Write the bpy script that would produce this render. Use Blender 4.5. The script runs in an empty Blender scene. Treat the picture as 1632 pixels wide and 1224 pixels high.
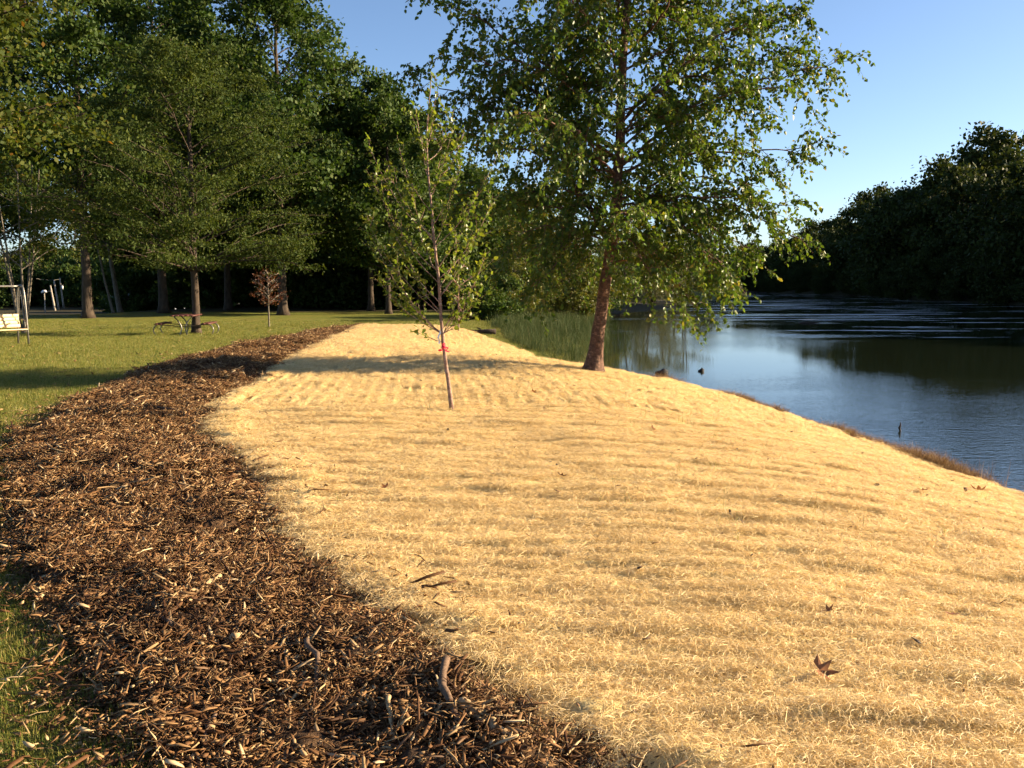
import bpy, math, random
import numpy as np
R_ = math.radians
scene = bpy.context.scene
col = scene.collection

# ------------------------------------------------------------------ camera
EYE = 1.65
FPX = 1496.0                      # focal length in pixels of the 1632 px wide photograph
PITCH = math.atan(165.0 / FPX)
cam_d = bpy.data.cameras.new('camera'); cam = bpy.data.objects.new('camera', cam_d); col.objects.link(cam)
cam_d.sensor_width = 36.0; cam_d.lens = 36.0 * FPX / 1632.0
cam_d.clip_start = 0.05; cam_d.clip_end = 3000
cam.location = (0, 0, EYE); cam.rotation_euler = (math.pi / 2 - PITCH, 0, 0)
scene.camera = cam

# ------------------------------------------------------------------ sky, sun, exposure
SUN_AZ = R_(82)                   # to the right of the viewing direction
SUN_EL = R_(19)
world = bpy.data.worlds.new('World'); scene.world = world; world.use_nodes = True
wn = world.node_tree.nodes; wl = world.node_tree.links
sky = wn.new('ShaderNodeTexSky'); sky.sky_type = 'NISHITA'; sky.sun_disc = False
sky.sun_elevation = SUN_EL; sky.sun_rotation = SUN_AZ
sky.altitude = 100; sky.air_density = 0.72; sky.dust_density = 0.8; sky.ozone_density = 2.5
bg = wn['Background']; bg.inputs['Strength'].default_value = 0.062
wl.new(sky.outputs[0], bg.inputs[0])
sun_d = bpy.data.lights.new('sun', 'SUN'); sun = bpy.data.objects.new('sun', sun_d); col.objects.link(sun)
sun_d.energy = 5.0; sun_d.angle = R_(0.55); sun_d.color = (1.0, 0.80, 0.53)
sun.location = (60, 30, 40)
SDIR = np.array([math.sin(SUN_AZ) * math.cos(SUN_EL), math.cos(SUN_AZ) * math.cos(SUN_EL), math.sin(SUN_EL)])
import mathutils
sun.rotation_euler = mathutils.Vector(SDIR).to_track_quat('Z', 'Y').to_euler()
scene.view_settings.view_transform = 'Standard'; scene.view_settings.look = 'None'
scene.view_settings.exposure = 1.85; scene.view_settings.gamma = 1.0
scene.view_settings.use_curve_mapping = False
scene.render.engine = 'CYCLES'
scene.cycles.max_bounces = 5; scene.cycles.transparent_max_bounces = 4
scene.cycles.diffuse_bounces = 2; scene.cycles.glossy_bounces = 2; scene.cycles.transmission_bounces = 2
scene.cycles.use_adaptive_sampling = True; scene.cycles.adaptive_threshold = 0.03

# ------------------------------------------------------------------ numeric helpers
def vnoise(x, y, seed=0):
    x = np.asarray(x, float); y = np.asarray(y, float)
    ix = np.floor(x); iy = np.floor(y); fx = x - ix; fy = y - iy
    def hsh(a, b):
        v = np.sin(a * 127.1 + b * 311.7 + seed * 74.7) * 43758.5453
        return v - np.floor(v)
    fx = fx * fx * (3 - 2 * fx); fy = fy * fy * (3 - 2 * fy)
    return ((hsh(ix, iy) * (1 - fx) + hsh(ix + 1, iy) * fx) * (1 - fy)
            + (hsh(ix, iy + 1) * (1 - fx) + hsh(ix + 1, iy + 1) * fx) * fy)
def fbm(x, y, seed=0, octv=3):
    s = 0; a = 0.5; f = 1.0
    for k in range(octv):
        s = s + a * (vnoise(x * f, y * f, seed + k * 7) - 0.5); a *= 0.5; f *= 2.03
    return s                                           # about -0.45 .. 0.45
def sstep(t):
    t = np.clip(t, 0, 1); return t * t * (3 - 2 * t)
def tab(y, pts):
    p = np.array(pts, float); return np.interp(y, p[:, 0], p[:, 1])
def norm(v):
    v = np.asarray(v, float); return v / (np.linalg.norm(v, axis=-1, keepdims=True) + 1e-9)

# ------------------------------------------------------------------ the lie of the land
ZW = -1.2
SHORE = [(-300, 12), (-40, 7.4), (0, 6.4), (6, 6.1), (10.2, 5.75), (13.4, 5.35), (17.9, 4.75), (20.2, 4.15), (21.6, 3.5), (23.5, 2.6),
         (27, 2.0), (31, 2.2), (38, 3.6), (60, 5.5), (80, 8), (99, 17), (140, 30), (185, 44), (215, 54), (235, 62), (600, 64)]
MUL_L = [(-12, 3.0), (0, 0.6), (1.5, -0.4), (3.3, -1.48), (5, -2.72), (6.3, -3.6), (9.8, -5.4), (13, -6.25), (19.4, -7.5), (26, -7.75), (34, -7.7), (41, -7.3), (60, -7)]
MUL_R = [(-12, 5.0), (0, 2.45), (2, 1.07), (3.18, 0.22), (3.84, -0.23), (4.4, -0.61), (5.1, -1.0), (5.8, -1.47), (7.4, -2.05), (9.75, -3.1), (12.2, -3.95), (20.5, -4.75), (31.4, -5.8), (40, -6.7), (60, -6.8)]
def xs(y):
    return tab(y, SHORE)
def xL(y):
    return tab(y, MUL_L) + 0.16 * fbm(y * 1.1, y * 0 + 3.3, 5)  + 0.10 * fbm(y * 4, y * 0 + 9.3, 6)
def xR(y):
    return tab(y, MUL_R) + 0.42 * fbm(y * 1.0, y * 0 + 1.3, 8) + 0.30 * fbm(y * 3.3, y * 0 + 2.3, 9)
def xStraw(y):
    far = tab(y, [(0, 99), (20, 99), (22, 2.9), (23.5, 2.0), (25, 1.5), (27, 1.15), (31, 0.6), (34, -0.8), (37, -1.8), (39, -3.2), (40.5, -6.0), (41, -6.8)])
    return np.minimum(tab(y, SHORE) - 0.42 + 0.45 * fbm(y * 0.8, y * 0 + 4.1, 12) + 0.34 * fbm(y * 3.1, y * 0 + 4.1, 13), far)
def ground(x, y):
    x = np.asarray(x, float); y = np.asarray(y, float)
    sx = xs(y); slope = (xs(y + 0.5) - xs(y - 0.5))
    dl = (sx - x) / np.sqrt(1 + slope ** 2)
    lawn = tab(y, [(-50, -0.1), (0, -0.03), (7, -0.05), (10, -0.09), (20, -0.22), (37, -0.48), (63, -0.62), (100, -0.7), (600, -0.7)])
    berm = tab(y, [(-50, 0), (0, 0), (12, 0), (20, -0.03), (30, -0.15), (40, -0.3), (52, -0.56), (63, -0.62), (100, -0.7), (600, -0.7)])
    m = sstep((x - tab(y, MUL_L) + 0.4) / 1.7)
    top = lawn * (1 - m) + berm * m + 0.07 * fbm(x * 0.35, y * 0.35, 21) + 0.3 * fbm(x * 0.05, y * 0.05, 22) * sstep((y - 45) / 40)
    top = top - 1.7 * sstep((y - 60) / 22) * sstep((-x - 27) / 12)
    nearb = 1 - sstep((y - 22.5) / 5.0)
    cut = 0.40 * nearb + 0.06
    W = 5.2 * nearb + 7.0 * (1 - nearb)
    t = np.clip(dl / W, 0, 1)
    f = 1 - (1 - t) ** 1.7
    left = ZW + cut * sstep((dl + 0.05) / 0.4) + (top - ZW - cut) * f
    dr = x - xr(y)
    right = ZW + 0.3 * sstep(dr / 1.0) + np.clip(dr, 0, 45) * 0.13
    bed = ZW - 0.08 - np.minimum(1.3, 0.3 * np.maximum(0, np.minimum(-dl, -dr)))
    z = np.where(dl > -0.05, left, np.where(dr > 0, right, bed))
    return z
def xr(y):
    return 61 + 3 * np.sin(y * 0.045) + 2.0 * np.sin(y * 0.11 + 1)
def gz(x, y):
    return float(ground(np.array([x]), np.array([y]))[0])
def gnormal(x, y, e=0.15):
    dx = (ground(x + e, y) - ground(x - e, y)) / (2 * e); dy = (ground(x, y + e) - ground(x, y - e)) / (2 * e)
    return norm(np.stack([-dx, -dy, np.ones_like(dx)], -1))
CP, SP = math.cos(PITCH), math.sin(PITCH)
def ray(px, py):
    a = (px - 816) / FPX; b = (612 - py) / FPX
    return np.array([a, CP + b * SP, -SP + b * CP])
def on_ground(px, py, zfun=None):
    """where a line of sight of the photograph meets the ground"""
    d = ray(px, py); s = np.linspace(1.5, 140, 12000)
    P = np.array([0, 0, EYE]) + d[None] * s[:, None]
    below = P[:, 2] < (ground(P[:, 0], P[:, 1]) if zfun is None else zfun)
    k = int(np.argmax(below)); return P[k]
def at(px, py, dist):
    d = ray(px, py); return np.array([0, 0, EYE]) + d * (dist / d[1])

# ------------------------------------------------------------------ object helpers
def tag(o, label=None, cat=None, group=None, kind=None):
    if label: o['label'] = label
    if cat: o['category'] = cat
    if group: o['group'] = group
    if kind: o['kind'] = kind
    return o
def link(o, parent=None):
    col.objects.link(o)
    if parent is not None: o.parent = parent
    return o
def empty(name, loc, rz=0):
    o = bpy.data.objects.new(name, None); o.location = tuple(loc); o.rotation_euler = (0, 0, rz); o.empty_display_size = 0.2
    return link(o)
def np_mesh(name, V, F, mat=None, smooth=True):
    """V (n,3); F an (m,k) array or a list of such arrays"""
    me = bpy.data.meshes.new(name)
    V = np.ascontiguousarray(V, np.float32)
    Fs = F if isinstance(F, list) else [F]
    Fs = [np.asarray(f, np.int32) for f in Fs if len(f)]
    loops = np.concatenate([f.ravel() for f in Fs]); tot = np.concatenate([np.full(len(f), f.shape[1], np.int32) for f in Fs])
    start = np.concatenate([[0], np.cumsum(tot)[:-1]]).astype(np.int32)
    me.vertices.add(len(V)); me.vertices.foreach_set('co', V.ravel())
    me.loops.add(len(loops)); me.loops.foreach_set('vertex_index', loops)
    me.polygons.add(len(tot)); me.polygons.foreach_set('loop_start', start); me.polygons.foreach_set('loop_total', tot)
    if smooth: me.polygons.foreach_set('use_smooth', np.ones(len(tot), bool))
    me.update(calc_edges=True)
    if mat: me.materials.append(mat)
    return me
def obj(name, me, parent=None, loc=(0, 0, 0)):
    o = bpy.data.objects.new(name, me); o.location = tuple(loc); return link(o, parent)
class Geo:
    """collects tubes, boxes and lathes for one mesh"""
    def __init__(s): s.V = []; s.F4 = []; s.F3 = []; s.n = 0
    def add(s, V, F4=None, F3=None):
        s.V.append(np.asarray(V, float))
        if F4 is not None and len(F4): s.F4.append(np.asarray(F4) + s.n)
        if F3 is not None and len(F3): s.F3.append(np.asarray(F3) + s.n)
        s.n += len(V)
    def tube(s, P, r, n=6, cap=True, flare=None):
        P = np.asarray(P, float); m = len(P); r = np.broadcast_to(np.asarray(r, float), (m,))
        T = np.gradient(P, axis=0); T = norm(T)
        ref = np.array([0.31, 0.17, 0.93]) if abs(T[0][2]) < 0.8 else np.array([0.95, 0.2, 0.1])
        A = norm(np.cross(T, ref)); B = np.cross(T, A)
        th = np.arange(n) * 2 * math.pi / n
        ring = A[:, None] * np.cos(th)[None, :, None] + B[:, None] * np.sin(th)[None, :, None]
        rr = r[:, None] * np.ones(n)[None]
        if flare is not None: rr = rr * flare(np.arange(m)[:, None] / max(1, m - 1), th[None])
        V = (P[:, None] + ring * rr[..., None]).reshape(-1, 3)
        i = np.arange(m - 1)[:, None] * n; j = np.arange(n)[None]; k = (j + 1) % n
        F = np.stack([i + j, i + k, i + n + k, i + n + j], -1).reshape(-1, 4)
        F3 = []
        if cap:
            V = np.concatenate([V, P[:1], P[-1:]]); a = m * n
            F3 = np.concatenate([np.stack([np.full(n, a), (np.arange(n) + 1) % n, np.arange(n)], -1),
                                 np.stack([np.full(n, a + 1), (m - 1) * n + np.arange(n), (m - 1) * n + (np.arange(n) + 1) % n], -1)])
        s.add(V, F, F3)
    def box(s, c, size, M=None):
        h = np.array(size) / 2.0
        V = np.array([[x, y, z] for x in (-1, 1) for y in (-1, 1) for z in (-1, 1)]) * h
        if M is not None: V = V @ np.asarray(M).T
        s.add(V + np.array(c), [[0, 1, 3, 2], [4, 6, 7, 5], [0, 4, 5, 1], [2, 3, 7, 6], [0, 2, 6, 4], [1, 5, 7, 3]])
    def mesh(s, name, mat, smooth=True):
        F = []
        if s.F4: F.append(np.concatenate(s.F4))
        if s.F3: F.append(np.concatenate(s.F3))
        return np_mesh(name, np.concatenate(s.V), F, mat, smooth)
    def build(s, name, mat, parent=None, loc=(0, 0, 0), smooth=True):
        return obj(name, s.mesh(name, mat, smooth), parent, loc)
def rotz(a):
    c, s = math.cos(a), math.sin(a); return np.array([[c, -s, 0], [s, c, 0], [0, 0, 1]])

# ------------------------------------------------------------------ materials
def new_mat(name):
    m = bpy.data.materials.new(name); m.use_nodes = True
    nt = m.node_tree; b = nt.nodes['Principled BSDF']
    return m, nt, b
def N(nt, t, **kw):
    n = nt.nodes.new(t)
    for k, v in kw.items():
        if k in n.inputs: n.inputs[k].default_value = v
        else: setattr(n, k, v)
    return n
def ramp(nt, fac, stops):
    r = nt.nodes.new('ShaderNodeValToRGB'); e = r.color_ramp.elements
    while len(e) < len(stops): e.new(0.5)
    for k, (p, c) in enumerate(stops):
        e[k].position = p; e[k].color = (*c, 1)
    nt.links.new(fac, r.inputs[0]); return r.outputs[0]
def coords(nt, scale=(1, 1, 1), kind='Object'):
    tc = nt.nodes.new('ShaderNodeTexCoord'); mp = nt.nodes.new('ShaderNodeMapping'); mp.inputs['Scale'].default_value = scale
    nt.links.new(tc.outputs[kind], mp.inputs[0]); return mp.outputs[0]
def noise(nt, vec, scale, detail=4, rough=0.55):
    n = nt.nodes.new('ShaderNodeTexNoise'); n.inputs['Scale'].default_value = scale; n.inputs['Detail'].default_value = detail
    n.inputs['Roughness'].default_value = rough
    nt.links.new(vec, n.inputs['Vector']); return n.outputs['Fac']
def bump(nt, bsdf, h, strength, dist):
    b = nt.nodes.new('ShaderNodeBump'); b.inputs['Strength'].default_value = strength; b.inputs['Distance'].default_value = dist
    nt.links.new(h, b.inputs['Height']); nt.links.new(b.outputs[0], bsdf.inputs['Normal']); return b
def mixc(nt, fac, a, b, blend='MIX'):
    m = nt.nodes.new('ShaderNodeMix'); m.data_type = 'RGBA'; m.blend_type = blend
    for s, v in ((m.inputs[0], fac), (m.inputs[6], a), (m.inputs[7], b)):
        if hasattr(v, 'is_output'): nt.links.new(v, s)
        else: s.default_value = v if not isinstance(v, tuple) else (*v, 1)
    return m.outputs[2]
def leaf_mat(name, stops, transl=0.4, rough=0.45, tint=(1.25, 1.2, 0.5), spec=0.28):
    m, nt, b = new_mat(name)
    g = nt.nodes.new('ShaderNodeNewGeometry')
    c = ramp(nt, g.outputs['Random Per Island'], stops)
    nz = noise(nt, coords(nt), 0.5, 2)
    c = mixc(nt, 1.0, c, ramp(nt, nz, [(0.3, (0.72, 0.76, 0.7)), (0.7, (1.2, 1.15, 1.1))]), 'MULTIPLY')
    nt.links.new(c, b.inputs['Base Color']); b.inputs['Roughness'].default_value = rough
    b.inputs['Specular IOR Level'].default_value = spec
    tr = nt.nodes.new('ShaderNodeBsdfTranslucent')
    nt.links.new(mixc(nt, 1.0, c, tint, 'MULTIPLY'), tr.inputs[0])
    mx = nt.nodes.new('ShaderNodeMixShader'); mx.inputs[0].default_value = transl
    nt.links.new(b.outputs[0], mx.inputs[1]); nt.links.new(tr.outputs[0], mx.inputs[2])
    nt.links.new(mx.outputs[0], nt.nodes['Material Output'].inputs[0])
    return m
def island_mat(name, stops, rough=0.7, transl=0.0, spec=0.3, objrand=False, stain=None):
    m, nt, b = new_mat(name)
    g = nt.nodes.new('ShaderNodeNewGeometry'); fac = g.outputs['Random Per Island']
    if objrand:
        oi = nt.nodes.new('ShaderNodeObjectInfo'); ad = N(nt, 'ShaderNodeMath', operation='ADD'); fr = N(nt, 'ShaderNodeMath', operation='FRACT')
        nt.links.new(fac, ad.inputs[0]); nt.links.new(oi.outputs['Random'], ad.inputs[1]); nt.links.new(ad.outputs[0], fr.inputs[0]); fac = fr.outputs[0]
    c = ramp(nt, fac, stops)
    if stain:
        mp = nt.nodes.new('ShaderNodeMapping'); mp.inputs['Scale'].default_value = stain[0]; nt.links.new(g.outputs['Position'], mp.inputs[0])
        c = mixc(nt, 1.0, c, ramp(nt, noise(nt, mp.outputs[0], stain[1], 5, 0.62), stain[2]), 'MULTIPLY')
    nt.links.new(c, b.inputs['Base Color'])
    b.inputs['Roughness'].default_value = rough; b.inputs['Specular IOR Level'].default_value = spec
    if transl > 0:
        tr = nt.nodes.new('ShaderNodeBsdfTranslucent'); nt.links.new(c, tr.inputs[0])
        mx = nt.nodes.new('ShaderNodeMixShader'); mx.inputs[0].default_value = transl
        nt.links.new(b.outputs[0], mx.inputs[1]); nt.links.new(tr.outputs[0], mx.inputs[2])
        nt.links.new(mx.outputs[0], nt.nodes['Material Output'].inputs[0])
    return m
def bark_mat(name, c0, c1, scale=(6, 6, 1.5), bmp=0.6, dist=0.03, band=None):
    m, nt, b = new_mat(name)
    v = coords(nt, scale); n1 = noise(nt, v, 3.0, 6, 0.65)
    c = ramp(nt, n1, [(0.3, c0), (0.7, c1)])
    if band:
        n2 = noise(nt, coords(nt, (5, 5, 9)), 1.7, 6, 0.7)
        c = mixc(nt, ramp(nt, n2, [(0.52, (0, 0, 0)), (0.66, (1, 1, 1))]), c, band)
    nt.links.new(c, b.inputs['Base Color']); b.inputs['Roughness'].default_value = 0.85
    b.inputs['Specular IOR Level'].default_value = 0.25
    bump(nt, b, n1, bmp, dist); return m
def plain_mat(name, c, rough=0.6, metal=0.0, var=0.25, scale=8.0, spec=0.4):
    m, nt, b = new_mat(name)
    n1 = noise(nt, coords(nt), scale, 5)
    lo = tuple(x * (1 - var) for x in c); hi = tuple(min(1, x * (1 + var)) for x in c)
    nt.links.new(ramp(nt, n1, [(0.3, lo), (0.7, hi)]), b.inputs['Base Color'])
    b.inputs['Roughness'].default_value = rough; b.inputs['Metallic'].default_value = metal; b.inputs['Specular IOR Level'].default_value = spec
    bump(nt, b, n1, 0.15, 0.004); return m

# ground: lawn, with bare brown soil along the cut bank and leaf litter under the wood
m_ground, nt, b = new_mat('lawn_ground')
v = coords(nt)
n_big = noise(nt, v, 0.25, 4); n_mid = noise(nt, v, 2.2, 5, 0.65); n_fine = noise(nt, v, 45, 5, 0.7)
c = ramp(nt, n_mid, [(0.25, (0.076, 0.100, 0.015)), (0.5, (0.122, 0.142, 0.021)), (0.78, (0.235, 0.195, 0.036))])
c = mixc(nt, ramp(nt, n_big, [(0.40, (0, 0, 0)), (0.70, (0.6, 0.6, 0.6))]), c, (0.17, 0.135, 0.034))
c = mixc(nt, 0.75, c, ramp(nt, n_fine, [(0.3, (0.45, 0.45, 0.4)), (0.7, (1.4, 1.4, 1.3))]), 'MULTIPLY')
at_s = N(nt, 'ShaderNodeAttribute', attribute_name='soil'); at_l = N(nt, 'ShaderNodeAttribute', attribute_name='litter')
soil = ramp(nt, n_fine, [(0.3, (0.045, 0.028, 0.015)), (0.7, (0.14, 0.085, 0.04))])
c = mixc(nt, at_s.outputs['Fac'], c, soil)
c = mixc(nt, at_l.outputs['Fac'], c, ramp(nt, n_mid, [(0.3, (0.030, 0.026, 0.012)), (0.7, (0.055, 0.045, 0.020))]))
nt.links.new(c, b.inputs['Base Color']); b.inputs['Roughness'].default_value = 0.9; b.inputs['Specular IOR Level'].default_value = 0.15
bump(nt, b, n_fine, 0.8, 0.02)

# straw erosion blanket
m_straw, nt, b = new_mat('straw_mat')
v = coords(nt); n1 = noise(nt, v, 3.5, 5, 0.65); n2 = noise(nt, coords(nt, (1, 1.0, 1)), 90, 4, 0.7); n3 = noise(nt, coords(nt, (0.6, 2.2, 1)), 2.5, 4, 0.6)
c = ramp(nt, n2, [(0.28, (0.40, 0.275, 0.11)), (0.5, (0.78, 0.59, 0.26)), (0.75, (0.88, 0.72, 0.37))])
c = mixc(nt, 0.55, c, ramp(nt, n3, [(0.3, (0.72, 0.66, 0.58)), (0.62, (1.1, 1.1, 1.1))]), 'MULTIPLY')
nt.links.new(c, b.inputs['Base Color']); b.inputs['Roughness'].default_value = 0.8; b.inputs['Specular IOR Level'].default_value = 0.2
bump(nt, b, n2, 1.0, 0.02)
m_fibre = island_mat('straw_fibre', [(0.0, (0.62, 0.445, 0.185)), (0.4, (0.84, 0.645, 0.315)), (0.8, (0.93, 0.77, 0.45)), (1.0, (0.68, 0.50, 0.215))], 0.5, 0.35, 0.4, stain=((1.0, 2.4, 1.0), 2.3, [(0.27, (0.55, 0.46, 0.38)), (0.36, (0.88, 0.84, 0.80)), (0.55, (1.04, 1.02, 1.02)), (0.8, (1.12, 1.10, 1.12))]))
# mulch
m_mulch, nt, b = new_mat('mulch_floor')
v = coords(nt); n1 = noise(nt, v, 28, 6, 0.7); n2 = noise(nt, v, 3, 4)
c = ramp(nt, n1, [(0.30, (0.018, 0.010, 0.006)), (0.52, (0.065, 0.034, 0.016)), (0.72, (0.19, 0.115, 0.055))])
nt.links.new(c, b.inputs['Base Color']); b.inputs['Roughness'].default_value = 0.85; b.inputs['Specular IOR Level'].default_value = 0.2
bump(nt, b, n1, 1.0, 0.03)
m_chip = island_mat('wood_chip', [(0.0, (0.042, 0.017, 0.007)), (0.34, (0.120, 0.055, 0.021)), (0.62, (0.215, 0.113, 0.046)), (0.82, (0.34, 0.205, 0.092)), (0.94, (0.48, 0.335, 0.175)), (1.0, (0.62, 0.47, 0.28))], 0.7, 0.12, 0.2, stain=((1, 1, 1), 2.2, [(0.32, (0.38, 0.34, 0.32)), (0.5, (0.9, 0.88, 0.85)), (0.7, (1.15, 1.12, 1.05))]))
m_chip_big = island_mat('large_chip', [(0.0, (0.06, 0.030, 0.014)), (0.5, (0.17, 0.095, 0.042)), (0.8, (0.30, 0.19, 0.09)), (1.0, (0.54, 0.40, 0.23))], 0.65, 0, 0.3, True)
m_grass = island_mat('grass_blade', [(0.0, (0.070, 0.112, 0.015)), (0.45, (0.138, 0.168, 0.025)), (0.75, (0.25, 0.230, 0.042)), (1.0, (0.42, 0.31, 0.10))], 0.5, 0.35, 0.3)
m_dry = island_mat('dry_grass', [(0.0, (0.07, 0.035, 0.015)), (0.5, (0.17, 0.095, 0.04)), (1.0, (0.34, 0.22, 0.10))], 0.7, 0.25, 0.2)
m_reed = island_mat('reed_blade', [(0.0, (0.022, 0.042, 0.010)), (0.5, (0.045, 0.070, 0.016)), (0.9, (0.085, 0.10, 0.03)), (1.0, (0.20, 0.15, 0.07))], 0.6, 0.2, 0.15)
m_dead = island_mat('dead_leaf', [(0.0, (0.10, 0.035, 0.014)), (0.5, (0.22, 0.085, 0.030)), (1.0, (0.34, 0.15, 0.05))], 0.55, 0.15, 0.4, True)
m_debris = island_mat('leaf_fleck', [(0.0, (0.035, 0.020, 0.012)), (0.6, (0.10, 0.050, 0.022)), (1.0, (0.22, 0.11, 0.04))], 0.7, 0, 0.3)
# foliage
m_birch = leaf_mat('birch_leaf', [(0, (0.045, 0.090, 0.014)), (0.55, (0.078, 0.130, 0.019)), (0.93, (0.120, 0.160, 0.026)), (1, (0.22, 0.19, 0.04))], 0.40, 0.42)
m_sapl = leaf_mat('sapling_leaf', [(0, (0.075, 0.125, 0.018)), (0.6, (0.125, 0.175, 0.027)), (1, (0.21, 0.225, 0.04))], 0.48, 0.33)
m_locust = leaf_mat('locust_leaf', [(0, (0.028, 0.050, 0.012)), (0.6, (0.052, 0.075, 0.017)), (1, (0.088, 0.104, 0.026))], 0.35, 0.65, spec=0.1)
m_forest = leaf_mat('forest_leaf', [(0, (0.026, 0.052, 0.012)), (0.6, (0.048, 0.080, 0.018)), (1, (0.085, 0.110, 0.028))], 0.30, 0.6, (1.15, 1.25, 0.5), 0.12)
m_maple = leaf_mat('maple_leaf', [(0, (0.032, 0.054, 0.010)), (0.6, (0.062, 0.084, 0.015)), (0.96, (0.11, 0.11, 0.020)), (1, (0.20, 0.09, 0.02))], 0.4, 0.6, spec=0.12)
m_shrub = leaf_mat('shrub_leaf', [(0, (0.060, 0.080, 0.016)), (0.6, (0.105, 0.115, 0.024)), (1, (0.165, 0.15, 0.035))], 0.35, 0.5)
m_willow = leaf_mat('willow_leaf', [(0, (0.070, 0.085, 0.035)), (0.6, (0.105, 0.115, 0.05)), (1, (0.15, 0.15, 0.07))], 0.35, 0.5)
m_redleaf = leaf_mat('red_leaf', [(0, (0.07, 0.022, 0.014)), (0.6, (0.13, 0.045, 0.024)), (1, (0.19, 0.10, 0.03))], 0.35, 0.5, (1.2, 0.9, 0.6))
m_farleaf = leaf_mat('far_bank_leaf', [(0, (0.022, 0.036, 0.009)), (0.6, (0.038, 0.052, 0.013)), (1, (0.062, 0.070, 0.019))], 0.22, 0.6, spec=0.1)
# bark and made things
m_bbark = bark_mat('birch_bark', (0.040, 0.022, 0.015), (0.15, 0.080, 0.052), (6, 6, 5), 1.0, 0.03, (0.27, 0.155, 0.105))
m_sbark = bark_mat('sapling_bark', (0.12, 0.065, 0.045), (0.30, 0.20, 0.15), (14, 14, 9), 0.4, 0.01, (0.42, 0.31, 0.26))
m_bark = bark_mat('dark_bark', (0.022, 0.016, 0.011), (0.085, 0.060, 0.042), (3, 3, 0.6), 1.0, 0.06)
m_pbark = bark_mat('pale_bark', (0.075, 0.062, 0.048), (0.20, 0.17, 0.13), (5, 5, 1.4), 0.6, 0.02)
m_stick = bark_mat('stick_bark', (0.055, 0.032, 0.020), (0.19, 0.12, 0.075), (20, 20, 20), 0.6, 0.006)
m_split = bark_mat('split_wood', (0.20, 0.12, 0.055), (0.52, 0.37, 0.20), (14, 14, 30), 0.5, 0.006)
m_steel = plain_mat('grey_steel_tube', (0.17, 0.16, 0.145), 0.38, 0.6, 0.2, 20)
m_brown_steel = plain_mat('brown_steel_tube', (0.10, 0.075, 0.06), 0.35, 0.5, 0.2, 20)
m_slat = plain_mat('pale_slat', (0.62, 0.47, 0.27), 0.6, 0, 0.15, 6)
m_redwood = plain_mat('red_plank', (0.085, 0.024, 0.017), 0.6, 0, 0.25, 10)
m_pole = plain_mat('weathered_pole', (0.30, 0.26, 0.21), 0.85, 0, 0.25, 4)
m_wire = plain_mat('wire', (0.20, 0.18, 0.15), 0.6, 0, 0.1, 4)
m_lamp = plain_mat('lamp_shell', (0.70, 0.70, 0.68), 0.4, 0.2, 0.1, 4)
m_wall = plain_mat('pale_siding', (0.36, 0.40, 0.48), 0.8, 0, 0.08, 2)
m_roof = plain_mat('roof_shingle', (0.07, 0.055, 0.05), 0.9, 0, 0.3, 6)
m_glass = plain_mat('window_glass', (0.02, 0.025, 0.03), 0.08, 0, 0.1, 2, 0.6)
m_red_tape = plain_mat('red_ribbon', (0.72, 0.02, 0.06), 0.35, 0, 0.12, 40)
m_white_tape = plain_mat('white_tag', (0.80, 0.80, 0.82), 0.45, 0, 0.06, 40)
m_rock = plain_mat('wet_dark_rock', (0.022, 0.018, 0.016), 0.8, 0, 0.4, 14)
m_log = bark_mat('log_bark', (0.018, 0.013, 0.010), (0.07, 0.05, 0.035), (6, 6, 6), 0.8, 0.03)

# water: still, with patches ruffled by wind
m_water, nt, b = new_mat('river_water')
b.inputs['Base Color'].default_value = (0.010, 0.014, 0.008, 1); b.inputs['Roughness'].default_value = 0.03
b.inputs['IOR'].default_value = 1.42; b.inputs['Specular IOR Level'].default_value = 0.62
v = coords(nt, (0.035, 0.10, 1)); patch = noise(nt, v, 1.6, 5, 0.62)
mask = ramp(nt, patch, [(0.545, (0, 0, 0)), (0.60, (1, 1, 1))])
sx_ = nt.nodes.new('ShaderNodeSeparateXYZ'); nt.links.new(coords(nt), sx_.inputs[0])
farm = N(nt, 'ShaderNodeMapRange'); nt.links.new(sx_.outputs['Y'], farm.inputs[0]); farm.inputs[1].default_value = 40; farm.inputs[2].default_value = 60
mm_ = N(nt, 'ShaderNodeMath', operation='MULTIPLY'); nt.links.new(mask, mm_.inputs[0]); nt.links.new(farm.outputs[0], mm_.inputs[1]); mask = mm_.outputs[0]
rp1 = noise(nt, coords(nt, (1.3, 3.2, 1)), 1.7, 3, 0.55); rp2 = noise(nt, coords(nt, (1.6, 3.0, 1)), 7.0, 2, 0.5)
big = noise(nt, coords(nt, (0.05, 0.05, 1)), 1.3, 2)
h = mixc(nt, 0.4, rp1, rp2)
bm = bump(nt, b, h, 0.10, 0.08)
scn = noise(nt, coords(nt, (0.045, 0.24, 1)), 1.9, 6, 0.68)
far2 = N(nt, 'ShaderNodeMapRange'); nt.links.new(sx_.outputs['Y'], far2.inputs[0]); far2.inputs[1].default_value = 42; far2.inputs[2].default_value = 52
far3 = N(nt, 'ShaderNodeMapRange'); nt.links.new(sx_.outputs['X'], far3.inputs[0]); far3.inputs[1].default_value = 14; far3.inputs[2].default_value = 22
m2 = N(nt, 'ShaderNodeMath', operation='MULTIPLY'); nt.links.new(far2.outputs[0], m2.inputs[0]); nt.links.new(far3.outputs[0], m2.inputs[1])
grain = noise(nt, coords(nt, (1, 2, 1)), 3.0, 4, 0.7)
sa = N(nt, 'ShaderNodeMath', operation='MULTIPLY_ADD'); nt.links.new(grain, sa.inputs[0]); sa.inputs[1].default_value = 0.16; nt.links.new(scn, sa.inputs[2])
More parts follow.
